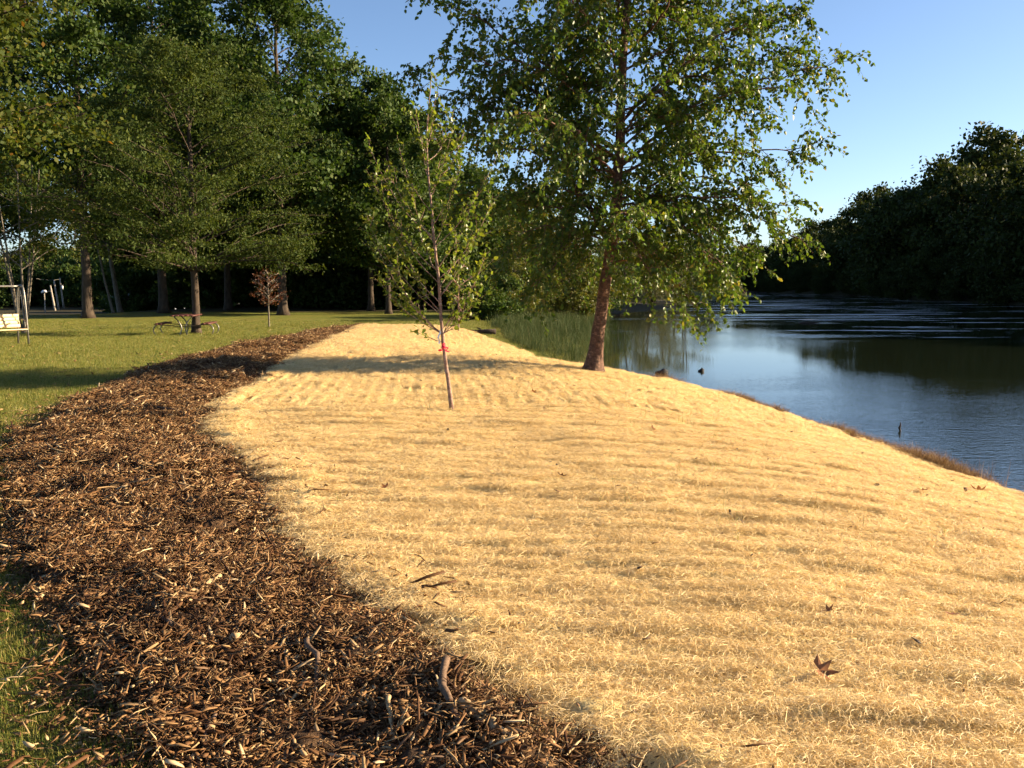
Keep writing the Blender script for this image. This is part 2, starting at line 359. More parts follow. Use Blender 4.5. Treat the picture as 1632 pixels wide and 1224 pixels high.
m3 = N(nt, 'ShaderNodeMath', operation='MULTIPLY'); nt.links.new(ramp(nt, sa.outputs[0], [(0.655, (0, 0, 0)), (0.69, (1, 1, 1))]), m3.inputs[0]); nt.links.new(m2.outputs[0], m3.inputs[1])
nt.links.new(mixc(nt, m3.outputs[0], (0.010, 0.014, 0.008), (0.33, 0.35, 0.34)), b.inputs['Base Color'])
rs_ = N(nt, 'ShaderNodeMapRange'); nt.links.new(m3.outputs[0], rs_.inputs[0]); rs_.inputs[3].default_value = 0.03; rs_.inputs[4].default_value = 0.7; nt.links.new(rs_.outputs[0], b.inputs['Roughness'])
st = N(nt, 'ShaderNodeMapRange'); nt.links.new(mask, st.inputs[0]); st.inputs[3].default_value = 0.028; st.inputs[4].default_value = 0.30
st2 = N(nt, 'ShaderNodeMapRange'); nt.links.new(big, st2.inputs[0]); st2.inputs[1].default_value = 0.35; st2.inputs[2].default_value = 0.65; st2.inputs[3].default_value = 0.4; st2.inputs[4].default_value = 2.2
mu = N(nt, 'ShaderNodeMath', operation='MULTIPLY'); nt.links.new(st.outputs[0], mu.inputs[0]); nt.links.new(st2.outputs[0], mu.inputs[1])
nr_ = N(nt, 'ShaderNodeMapRange'); nt.links.new(sx_.outputs['Y'], nr_.inputs[0]); nr_.inputs[1].default_value = 17; nr_.inputs[2].default_value = 32; nr_.inputs[3].default_value = 0.20; nr_.inputs[4].default_value = 0.0
brk = N(nt, 'ShaderNodeMath', operation='MULTIPLY'); nt.links.new(nr_.outputs[0], brk.inputs[0]); nt.links.new(ramp(nt, noise(nt, coords(nt, (0.10, 0.22, 1)), 1.4, 3), [(0.3, (0.35, 0.35, 0.35)), (0.65, (1, 1, 1))]), brk.inputs[1])
ad_ = N(nt, 'ShaderNodeMath', operation='ADD'); nt.links.new(mu.outputs[0], ad_.inputs[0]); nt.links.new(brk.outputs[0], ad_.inputs[1])
nt.links.new(ad_.outputs[0], bm.inputs['Strength'])

# ------------------------------------------------------------------ ground sheet, water
def axis(segs):
    out = [segs[0][0]]
    for a, b_, n in segs: out += list(np.linspace(a, b_, n + 1)[1:])
    return np.array(out)
gx = axis([(-900, -120, 26), (-120, -30, 40), (-30, -9, 45), (-9, 9, 110), (9, 20, 24), (20, 75, 50), (75, 140, 26), (140, 900, 22)])
gy = axis([(-300, -20, 14), (-20, 0, 20), (0, 28, 150), (28, 70, 70), (70, 120, 60), (120, 260, 60), (260, 1500, 30)])
X, Y = np.meshgrid(gx, gy); Z = ground(X, Y)
nxg, nyg = len(gx), len(gy)
def grid_faces(nr, nc):
    i = np.arange(nr - 1)[:, None] * nc + np.arange(nc - 1)[None]
    return np.stack([i, i + 1, i + nc + 1, i + nc], -1).reshape(-1, 4)
# below the mulch and straw the ground lies a little deeper so that the sheets never meet it
inside = (X > xL(Y) + 0.15) & (X < xStraw(Y) - 0.15) & (Y > -9) & (Y < 40.5)
Zg = Z - 0.05 * inside
me = np_mesh('ground', np.stack([X, Y, Zg], -1).reshape(-1, 3), grid_faces(nyg, nxg), m_ground)
dl = xs(Y) - X
soil_a = (sstep((1.0 - dl) / 0.7) * (1 - sstep((Y - 26) / 4)) + 0.8 * sstep((0.6 - dl) / 0.6)).clip(0, 1)
sw_ = on_ground(30, 548); soil_a = np.maximum(soil_a, 0.75 * np.exp(-((X - sw_[0]) / 1.5) ** 2 - ((Y - sw_[1]) / 0.9) ** 2))   # worn patch under the swing
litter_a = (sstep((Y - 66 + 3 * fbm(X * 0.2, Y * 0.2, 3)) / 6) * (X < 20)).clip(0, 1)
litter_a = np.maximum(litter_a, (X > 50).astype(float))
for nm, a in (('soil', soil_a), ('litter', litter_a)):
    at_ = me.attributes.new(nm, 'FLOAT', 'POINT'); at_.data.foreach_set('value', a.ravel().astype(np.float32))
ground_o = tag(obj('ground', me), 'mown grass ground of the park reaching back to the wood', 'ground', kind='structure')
wx = axis([(-6, 70, 30)]); wy = axis([(-250, 260, 60)])
WX, WY = np.meshgrid(wx, wy)
water = tag(obj('river', np_mesh('river', np.stack([WX, WY, np.full_like(WX, ZW)], -1).reshape(-1, 3), grid_faces(len(wy), len(wx)), m_water)),
            'calm dark river reflecting blue sky and trees', 'river', kind='structure')

# ------------------------------------------------------------------ mulch bed and straw blanket
def rows(a, b_, d0, k):
    y = [a]
    while y[-1] < b_: y.append(y[-1] + max(d0, k * max(1, y[-1])))
    return np.array(y)
def mulch_z(x, y):
    u = np.clip((x - xL(y)) / np.maximum(0.3, xR(y) - xL(y)), 0, 1)
    edge = sstep(u / 0.22) * sstep((1 - u) / 0.20)
    return ground(x, y) + edge * (0.055 + 0.24 * fbm(x * 2.0, y * 2.6, 31) + 0.10 * fbm(x * 6, y * 7, 32)) - 0.03 * (1 - edge)
yr = rows(0.5, 41, 0.03, 0.006); u = np.linspace(0, 1, 110)
ML, MR = xL(yr) - 0.03, xR(yr) + 0.10
XM = ML[:, None] + (MR - ML)[:, None] * u[None]; YM = np.repeat(yr[:, None], len(u), 1)
mulch = tag(obj('mulch_bed', np_mesh('mulch_bed', np.stack([XM, YM, mulch_z(XM, YM)], -1).reshape(-1, 3), grid_faces(len(yr), len(u)), m_mulch)),
            'strip of dark shredded wood mulch between lawn and straw', 'mulch', kind='structure')
def straw_z(x, y):
    ph1 = (y + 0.07 * x) * 2 * math.pi / 0.20 + 10.0 * fbm(x * 0.4, y * 0.4, 41)
    ph2 = (y + 0.10 * x) * 2 * math.pi / 0.47 + 9.0 * fbm(x * 0.6, y * 0.5, 48)
    cross = 0.024 * np.sin(ph1) * (0.25 + 1.4 * vnoise(x * 1.1, y * 2.2, 42)) + 0.014 * np.sin(ph2) * (1.6 * vnoise(x * 0.7, y * 1.3, 49))
    along = 0.036 * np.sin((x + 0.10 * y) * 2 * math.pi / 0.19 + 1.5 * fbm(x, y * 0.4, 43))
    sw = sstep((y - 11.6 - 0.4 * fbm(x * 0.7, y * 0, 47)) / 0.8)
    lump = 0.070 * fbm(x * 1.5, y * 2.4, 44) + 0.030 * fbm(x * 5, y * 7, 45)
    e = sstep((x - xR(y)) / 0.25) * sstep((xStraw(y) - x) / 0.25)
    roll = 0.05 * np.exp(-((x - xR(y) - 0.22) / 0.14) ** 2) * vnoise(y * 1.8, x * 0 + 0.5, 46) * (1 - sstep((y - 14) / 6))
    return ground(x, y) + 0.012 + e * (0.030 + 0.8 * cross * (1 - sw) + along * sw + lump) + roll - 0.03 * (1 - e)
yr = rows(1.5, 40.9, 0.035, 0.0045); u = np.linspace(0, 1, 190)
SL, SR = xR(yr) - 0.02, np.maximum(xStraw(yr), xR(yr) + 0.05)
XS_ = SL[:, None] + (SR - SL)[:, None] * u[None]; YS_ = np.repeat(yr[:, None], len(u), 1)
straw = tag(obj('straw_blanket', np_mesh('straw_blanket', np.stack([XS_, YS_, straw_z(XS_, YS_)], -1).reshape(-1, 3), grid_faces(len(yr), len(u)), m_straw)),
            'pale golden straw erosion blanket covering the river bank', 'straw mat', kind='structure')

# ------------------------------------------------------------------ scattering of uncountable small stuff
def eul(T, th):
    """euler angles that spin about z by th and then tilt z onto T"""
    z = norm(T); x = np.stack([np.cos(th), np.sin(th), np.zeros_like(th)], -1)
    x = norm(x - z * (x * z).sum(-1, keepdims=True)); y = np.cross(z, x)
    return np.stack([np.arctan2(y[:, 2], z[:, 2]), -np.arcsin(np.clip(x[:, 2], -1, 1)), np.arctan2(x[:, 1], x[:, 0])], -1)
def scatter(name, P, Rt, S, idx, protos, parent=None):
    me = bpy.data.meshes.new(name); me.vertices.add(len(P)); me.vertices.foreach_set('co', np.asarray(P, np.float32).ravel())
    for nm, ty, arr, key in (('rot', 'FLOAT_VECTOR', Rt, 'vector'), ('scl', 'FLOAT', S, 'value'), ('pick', 'INT', idx, 'value')):
        a = me.attributes.new(nm, ty, 'POINT'); a.data.foreach_set(key, np.asarray(arr, np.int32 if ty == 'INT' else np.float32).ravel())
    o = obj(name, me, parent)
    c = bpy.data.collections.new(name + '_kinds')
    for k, p in enumerate(protos):
        c.objects.link(bpy.data.objects.new('%s_kind_%02d' % (name, k), p))
    ng = bpy.data.node_groups.new(name, 'GeometryNodeTree')
    ng.interface.new_socket('Geometry', in_out='INPUT', socket_type='NodeSocketGeometry'); ng.interface.new_socket('Geometry', in_out='OUTPUT', socket_type='NodeSocketGeometry')
    gi = ng.nodes.new('NodeGroupInput'); go = ng.nodes.new('NodeGroupOutput')
    ci = ng.nodes.new('GeometryNodeCollectionInfo'); ci.inputs['Collection'].default_value = c; ci.inputs['Separate Children'].default_value = True; ci.inputs['Reset Children'].default_value = True
    ip = ng.nodes.new('GeometryNodeInstanceOnPoints'); ip.inputs['Pick Instance'].default_value = True
    def attr(nm, ty):
        n = ng.nodes.new('GeometryNodeInputNamedAttribute'); n.data_type = ty; n.inputs['Name'].default_value = nm; return n.outputs['Attribute']
    L = ng.links
    L.new(gi.outputs[0], ip.inputs['Points']); L.new(ci.outputs[0], ip.inputs['Instance'])
    L.new(attr('pick', 'INT'), ip.inputs['Instance Index']); L.new(attr('scl', 'FLOAT'), ip.inputs['Scale'])
    e2r = ng.nodes.new('FunctionNodeEulerToRotation'); L.new(attr('rot', 'FLOAT_VECTOR'), e2r.inputs[0]); L.new(e2r.outputs[0], ip.inputs['Rotation'])
    L.new(ip.outputs[0], go.inputs[0])
    md = o.modifiers.new('scatter', 'NODES'); md.node_group = ng
    return o
def ribbons(P, Wd, w):
    """P (n,m,3) centre lines, Wd (n,m,3) width directions, w (n,m) half widths -> V,F"""
    n, m, _ = P.shape
    V = np.stack([P - Wd * w[..., None], P + Wd * w[..., None]], 2).reshape(-1, 3)
    i = (np.arange(n)[:, None] * m + np.arange(m - 1)[None]) * 2
    F = np.stack([i, i + 1, i + 3, i + 2], -1).reshape(-1, 4)
    return V, F
def fibre_patch(seed, n=140):
    g = np.random.default_rng(seed); m = 7; t = np.linspace(0, 1, m)
    L = g.uniform(0.04, 0.15, n); th0 = np.where(g.random(n) < 0.6, g.normal(0, 0.5, n) + math.pi * g.integers(0, 2, n), g.random(n) * 6.283); kap = g.normal(0, 13, n)
    th = th0[:, None] + kap[:, None] * L[:, None] * t[None]
    dx = np.cos(th) * L[:, None] / m; dy = np.sin(th) * L[:, None] / m
    px = g.uniform(-0.17, 0.17, n) - 0.5 * np.cos(th0) * L; py = g.normal(0, 0.030, n) - 0.5 * np.sin(th0) * L
    h = np.abs(g.normal(0, 0.012, n)) + 0.004
    P = np.stack([px[:, None] + np.cumsum(dx, 1), py[:, None] + np.cumsum(dy, 1),
                  g.uniform(-0.004, 0.012, n)[:, None] + h[:, None] * np.sin(math.pi * np.clip(t[None] * g.uniform(0.7, 1.3, n)[:, None], 0, 1.2))], -1)
    tilt = g.uniform(-1, 1, n)[:, None]
    Wd = norm(np.stack([-np.sin(th), np.cos(th), tilt * np.ones_like(th)], -1))
    w = np.full((n, m), 0.00078) * g.uniform(0.7, 1.4, n)[:, None]
    V, F = ribbons(P, Wd, w); return np_mesh('fibre_patch', V, F, m_fibre)
def blade_patch(name, seed, n, rad, h0, h1, w, lean, mat, m=4):
    g = np.random.default_rng(seed); t = np.linspace(0, 1, m)
    r = rad * np.sqrt(g.random(n)); a = g.random(n) * 6.283; H = g.uniform(h0, h1, n)
    az = g.random(n) * 6.283; ln = np.abs(g.normal(0, lean, n))
    out = H[:, None] * (ln[:, None] * t[None] ** 1.8); up = H[:, None] * (t[None] - 0.35 * np.minimum(1, ln)[:, None] * t[None] ** 2)
    P = np.stack([(r * np.cos(a))[:, None] + np.cos(az)[:, None] * out, (r * np.sin(a))[:, None] + np.sin(az)[:, None] * out, up - 0.01], -1)
    wa = az + 1.57 + g.normal(0, 0.5, n)
    Wd = np.repeat(np.stack([np.cos(wa), np.sin(wa), 0 * wa], -1)[:, None], m, 1)
    W = w * (1 - 0.9 * t[None] ** 1.6) * g.uniform(0.7, 1.3, n)[:, None]
    V, F = ribbons(P, Wd, W); return np_mesh(name, V, F, mat)
def chip_verts(g, L, w, h):
    """one splintered chip: a slab with skewed, narrowed ends"""
    k0, k1 = g.uniform(0.35, 1, 2); sk = g.uniform(-0.35, 0.35, 2) * L; bend = g.uniform(-0.10, 0.10) * L
    V = []
    for sx, k, s in ((-1, k0, sk[0]), (0, 1.0, 0), (1, k1, sk[1])):
        for sy in (-1, 1):
            for sz in (-1, 1):
                V.append((sx * L / 2 + (s * 0.4 if sy > 0 else -s * 0.4), sy * w / 2 * k, sz * h / 2 * (0.6 + 0.4 * k) + (bend if sx == 0 else 0)))
    return np.array(V)
CHIP_F = []
for s in (0, 4):
    CHIP_F += [[s, s + 4, s + 5, s + 1], [s + 2, s + 3, s + 7, s + 6], [s, s + 2, s + 6, s + 4], [s + 1, s + 5, s + 7, s + 3]]
CHIP_F += [[0, 1, 3, 2], [8, 10, 11, 9]]
CHIP_F = np.array(CHIP_F)
def rand_rot(g, tilt):
    z = norm(np.array([g.normal(0, tilt), g.normal(0, tilt), 1.0])); a = g.random() * 6.283
    x = np.array([math.cos(a), math.sin(a), 0]); x = norm(x - z * (x @ z)); y = np.cross(z, x)
    return np.stack([x, y, z], 1)
def chip_patch(seed, n=260, rad=0.22):
    g = np.random.default_rng(seed); G = Geo()
    for k in range(n):
        q = g.random()
        if q < 0.40: L, w, h = g.uniform(0.010, 0.034), g.uniform(0.005, 0.014), g.uniform(0.0012, 0.0035)
        elif q < 0.85: L, w, h = g.uniform(0.015, 0.085), g.uniform(0.0012, 0.0045), g.uniform(0.001, 0.0025)
        elif q < 0.95: L, w, h = g.uniform(0.030, 0.075), g.uniform(0.006, 0.015), g.uniform(0.0015, 0.004)
        else: L, w, h = g.uniform(0.05, 0.16), g.uniform(0.004, 0.014), g.uniform(0.003, 0.007)
        r = rad * math.sqrt(g.random()); a = g.random() * 6.283
        V = chip_verts(g, L, w, h) @ rand_rot(g, 0.55).T + np.array([r * math.cos(a), r * math.sin(a), g.uniform(0.0, 0.026)])
        G.add(V, CHIP_F)
    return G.mesh('chip_patch', m_chip, False)
rg = np.random.default_rng(11)
def halton(n, b_):
    i = np.arange(1, n + 1); r = np.zeros(n); f = 1.0
    while i.any():
        f /= b_; r += f * (i % b_); i = i // b_
    return r
def strip_points(xa, xb, y0, y1, area_per, seed=0, fov=True):
    """evenly spread points in a strip between two edge functions, in view only"""
    yy = np.linspace(y0, y1, 200); A = float(np.trapezoid(np.maximum(0, xb(yy) - xa(yy)), yy)) if hasattr(np, 'trapezoid') else float(np.trapz(np.maximum(0, xb(yy) - xa(yy)), yy))
    xmin, xmax = float(xa(yy).min()), float(xb(yy).max())
    n = int((xmax - xmin) * (y1 - y0) / area_per)
    x = xmin + (xmax - xmin) * halton(n, 2); y = y0 + (y1 - y0) * halton(n, 3)
    k = (x > xa(y)) & (x < xb(y))
    if fov: k &= np.abs(x) < 0.60 * y + 0.8
    return x[k], y[k]
fp = [fibre_patch(100 + k) for k in range(7)]
PX, PY, PS = [], [], []
for y0, y1, ap, s in ((2.3, 6, 0.0080, 0.95), (6, 11, 0.0090, 1.0), (11, 20, 0.018, 1.25), (20, 41, 0.05, 1.9)):
    x, y = strip_points(lambda q: xR(q) - 0.08, lambda q: np.maximum(xStraw(q), xR(q)), y0, y1, ap)
    PX.append(x); PY.append(y); PS.append(np.full(len(x), s))
x, y, s = map(np.concatenate, (PX, PY, PS)); n = len(x)
x = x + rg.normal(0, 0.03, n); y = y + rg.normal(0, 0.03, n)
spin = rg.normal(0, 0.22, n) + math.pi * rg.integers(0, 2, n) - 0.07 + (math.pi / 2) * (y > 11.9)
scat = scatter('straw_fibres', np.stack([x, y, straw_z(x, y) + 0.002], -1), eul(gnormal(x, y), spin), s * rg.uniform(0.85, 1.2, n), rg.integers(0, len(fp), n), fp, straw)
tag(scat, kind='stuff')
cp = [chip_patch(200 + k) for k in range(8)]
PX, PY, PS = [], [], []
for y0, y1, ap, s in ((2.2, 6, 0.022, 0.95), (6, 12, 0.032, 1.1), (12, 22, 0.055, 1.3), (22, 41, 0.12, 1.7)):
    x, y = strip_points(lambda q: xL(q) - 0.05, lambda q: xR(q) + 0.06, y0, y1, ap)
    PX.append(x); PY.append(y); PS.append(np.full(len(x), s))
x, y, s = map(np.concatenate, (PX, PY, PS)); n = len(x)
scat = scatter('mulch_chips', np.stack([x, y, mulch_z(x, y) + 0.004], -1), eul(norm(gnormal(x, y) + rg.normal(0, 0.12, (n, 3))), rg.random(n) * 6.283), s * rg.uniform(0.7, 1.3, n), rg.integers(0, len(cp), n), cp, mulch)
tag(scat, kind='stuff')
sp_ = [chip_patch(240 + k, 16, 0.26) for k in range(4)]
y = np.concatenate([2.6 + 14 * rg.random(260) ** 0.9, 2.6 + 12 * rg.random(200) ** 1.3])
x = np.concatenate([xR(y[:260]) + np.abs(rg.normal(0.0, 0.12, 260)), xL(y[260:]) - np.abs(rg.normal(0.0, 0.25, 200))])
z = np.concatenate([straw_z(x[:260], y[:260]) + 0.012, ground(x[260:], y[260:]) + 0.02]); n = len(x)
tag(scatter('spilled_chips', np.stack([x, y, z], -1), eul(norm(gnormal(x, y) + rg.normal(0, 0.1, (n, 3))), rg.random(n) * 6.283), rg.uniform(0.8, 1.3, n), rg.integers(0, 4, n), sp_, mulch), kind='stuff')
# the 300 chips that show largest, each its own piece of the bed
cm = []
for k in range(14):
    g = np.random.default_rng(300 + k)
    L, w, h = g.uniform(0.05, 0.13), g.uniform(0.006, 0.018), g.uniform(0.002, 0.005)
    cm.append(np_mesh('wood_chip', chip_verts(g, L, w, h), CHIP_F, m_chip_big, False))
k = 0; tries = 0
while k < 290 and tries < 6000:
    tries += 1
    y = 2.9 + 7.0 * rg.random() ** 1.5; a, b_ = float(xL(np.array([y]))[0]), float(xR(np.array([y]))[0])
    x = a + (b_ - a) * rg.random()
    if abs(x) > 0.545 * y: continue
    o = obj('wood_chip', cm[k % len(cm)], mulch, (x, y, float(mulch_z(np.array([x]), np.array([y]))[0]) + 0.020 + 0.015 * rg.random()))
    o.rotation_euler = (rg.normal(0, 0.28), rg.normal(0, 0.25), rg.random() * 6.283); s = rg.uniform(0.6, 1.25); o.scale = (s, s, s)
    k += 1
# lawn grass
gp = [blade_patch('grass_patch', 400 + k, 340, 0.24, 0.025, 0.075, 0.0019, 0.8, m_grass) for k in range(5)]
PX, PY, PS = [], [], []
for y0, y1, ap, s in ((2.4, 8, 0.018, 1.0), (8, 20, 0.06, 1.3), (20, 34, 0.22, 1.6), (34, 52, 0.6, 2.0)):
    x, y = strip_points(lambda q: -0.60 * q - 0.8, lambda q: xL(q) + 0.05, y0, y1, ap)
    PX.append(x); PY.append(y); PS.append(np.full(len(x), s))
x, y = strip_points(lambda q: np.maximum(-0.35 * q, np.where(q < 41, xStraw(q) + 0.1, -7.0)), lambda q: xs(q) - 0.3, 26, 52, 0.5)
PX.append(x); PY.append(y); PS.append(np.full(len(x), 2.0))
x, y, s = map(np.concatenate, (PX, PY, PS)); n = len(x)
scat = scatter('lawn_grass', np.stack([x, y, ground(x, y)], -1), eul(gnormal(x, y), rg.random(n) * 6.283), s * rg.uniform(0.6, 1.15, n), rg.integers(0, 5, n), gp, ground_o)
tag(scat, kind='stuff')
# brown dry grass along the cut bank
dp = [blade_patch('dry_patch', 450 + k, 70, 0.12, 0.05, 0.26, 0.0022, 0.75, m_dry, 5) for k in range(4)]
n = 3200; y = 6 + 19 * rg.random(n); x = np.minimum(xs(y) - 0.55 + np.abs(rg.normal(0, 0.30, n)), xs(y) + 0.05)
keep = vnoise(y * 0.9, x * 0 + 2, 61) + 0.25 * rg.random(n) > 0.42; x, y = x[keep], y[keep]; n = len(x)
scat = scatter('dry_bank_grass', np.stack([x, y, ground(x, y)], -1), eul(norm(gnormal(x, y) + np.array([0.3, 0, 0.6])), rg.random(n) * 6.283), rg.uniform(0.3, 0.95, n) * (0.5 + 1.0 * vnoise(y * 1.3, x * 0 + 7, 62)), rg.integers(0, 4, n), dp)
tag(scat, 'fringe of brown dry grass along the cut river bank', 'dry grass', kind='stuff')
# reeds on the low bank behind the straw
rp = [blade_patch('reed_patch', 470 + k, 90, 0.45, 0.25, 1.0, 0.006, 0.55, m_reed, 5) for k in range(5)]
x, y = strip_points(lambda q: np.where(q < 41, xStraw(q) + 0.5, np.maximum(-3.0 + (q - 41) * 0.1, -3)), lambda q: xs(q) + 0.35, 26.5, 78, 0.16, fov=False)
k = (rg.random(len(x)) < 0.85) & (x > tab(y, [(26, 1.3), (34, 0.0), (45, -1.0), (78, 2.0)])); x, y = x[k], y[k]; n = len(x)
scat = scatter('reeds', np.stack([x, y, np.maximum(ground(x, y), ZW - 0.1)], -1), np.stack([rg.normal(0, 0.06, n), rg.normal(0, 0.06, n), rg.random(n) * 6.283], -1),
               rg.uniform(0.5, 1.1, n) * (0.55 + 0.9 * vnoise(x * 0.35, y * 0.25, 71)) * tab(y, [(26, 0.35), (32, 0.55), (40, 0.65), (80, 0.85)]), rg.integers(0, 5, n), rp)
tag(scat, 'bed of green reeds on the low shore behind the birch', 'reeds', kind='stuff')
# flecks of leaf and twig lying on the straw
G = Geo()
x, y = strip_points(lambda q: xR(q) + 0.05, xStraw, 3.2, 38, 0.15)
k = rg.random(len(x)) < 1.3 * vnoise(x * 0.6, y * 0.6, 88); x, y = x[k], y[k]; z = straw_z(x, y) + 0.028
for i in range(len(x)):
    L = rg.uniform(0.015, 0.055); G.add(chip_verts(rg, L, L * rg.uniform(0.15, 0.7), 0.003) @ rand_rot(rg, 0.5).T + np.array([x[i], y[i], z[i]]), CHIP_F)
tag(G.build('leaf_flecks', m_debris, straw, smooth=False), kind='stuff')
G = Geo()
n = 520; y = 9 + 44 * rg.random(n) ** 0.8; x = -0.58 * y + (xL(y) + 0.58 * y) * rg.random(n); z = ground(x, y) + 0.03
for i in range(n):
    L = rg.uniform(0.03, 0.09); G.add(chip_verts(rg, L, L * rg.uniform(0.4, 0.9), 0.004) @ rand_rot(rg, 0.6).T + np.array([x[i], y[i], z[i]]), CHIP_F)
tag(G.build('lawn_leaf_flecks', m_chip, ground_o, smooth=False), kind='stuff')
# thin green shoots coming up through the straw
gs = [blade_patch('shoot_patch', 490 + k, 5, 0.05, 0.06, 0.16, 0.0017, 0.4, m_grass) for k in range(4)]
n = 260; y = 5 + 13 * rg.random(n); x = xR(y) + (xStraw(y) - xR(y)) * rg.random(n) ** 0.6
k = vnoise(x * 0.7, y * 0.7, 66) > 0.5; x, y = x[k], y[k]; n = len(x)
tag(scatter('grass_shoots', np.stack([x, y, straw_z(x, y)], -1), np.stack([0 * x, 0 * x, rg.random(n) * 6.283], -1), rg.uniform(0.6, 1.2, n), rg.integers(0, 4, n), gs, straw), kind='stuff')

# ------------------------------------------------------------------ trees
LEAF6 = np.array([(0, 0, 0), (0.30, 0.36, 0.09), (0.68, 0.27, 0.08), (1, 0, -0.04), (0.68, -0.27, 0.08), (0.30, -0.36, 0.09)])
LEAF6F = np.array([[0, 1, 2, 3], [0, 3, 4, 5]])
LEAF4 = np.array([(0, 0, 0), (0.5, 0.36, 0.06), (1, 0, 0), (0.5, -0.36, 0.06)]); LEAF4F = np.array([[0, 1, 2, 3]])
LEAFN = np.array([(0, 0, 0), (0.5, 0.20, 0.04), (1, 0, 0), (0.5, -0.20, 0.04)])
def leaves(P, A, Nn, S, mat, tmpl=LEAF4, F=LEAF4F):
    A = norm(A); Nn = norm(Nn - A * (Nn * A).sum(-1, keepdims=True)); B = np.cross(Nn, A)
    V = P[:, None] + S[:, None, None] * (tmpl[None, :, 0, None] * A[:, None] + tmpl[None, :, 1, None] * B[:, None] + tmpl[None, :, 2, None] * Nn[:, None])
    k = len(tmpl); FF = (np.arange(len(P))[:, None, None] * k + F[None]).reshape(-1, F.shape[1])
    return np_mesh('crown', V.reshape(-1, 3), FF, mat, False)
def bez(a, c, b_, n):
    t = np.linspace(0, 1, n)[:, None]; return (1 - t) ** 2 * a + 2 * t * (1 - t) * c + t * t * b_
def wob(P, g, amp):
    n = len(P); w = np.cumsum(g.normal(0, 1, (n, 3)), 0); w -= np.linspace(0, 1, n)[:, None] * w[-1]; w[0] = 0
    return P + w * amp
class Tree:
    def __init__(s): s.G = Geo(); s.P = []; s.A = []; s.N = []; s.S = []
    def leaf(s, P, A, Nn, S):
        s.P.append(P); s.A.append(A); s.N.append(Nn); s.S.append(S)
    def arrays(s): return [np.concatenate(q) for q in (s.P, s.A, s.N, s.S)]
def roots(t, th, k=5, a=0.9, ph=0.5):
    return 1 + a * np.exp(-t * 26) * (1 + 0.45 * np.cos(k * th + ph))
def leafy_twig(T, g, P, step, size, droop, start=0.15):
    """leaves alternating along a twig"""
    seg = np.linalg.norm(np.diff(P, axis=0), axis=1); L = seg.sum(); n = max(1, int(L * (1 - start) / step))
    t = start + (1 - start) * (np.arange(n) + g.random(n)) / n
    ti = t * (len(P) - 1); i = np.clip(ti.astype(int), 0, len(P) - 2); f = (ti - i)[:, None]
    Q = P[i] * (1 - f) + P[i + 1] * f; D = norm(P[i + 1] - P[i])
    A = norm(D * 0.5 + g.normal(0, 0.6, (n, 3)) + np.array([0, 0, -droop])); Nn = g.normal(0, 0.8, (n, 3)) + np.array([0, 0, 0.55])
    T.leaf(Q + A * size * 0.2, A, Nn, size * g.uniform(0.6, 1.25, n))

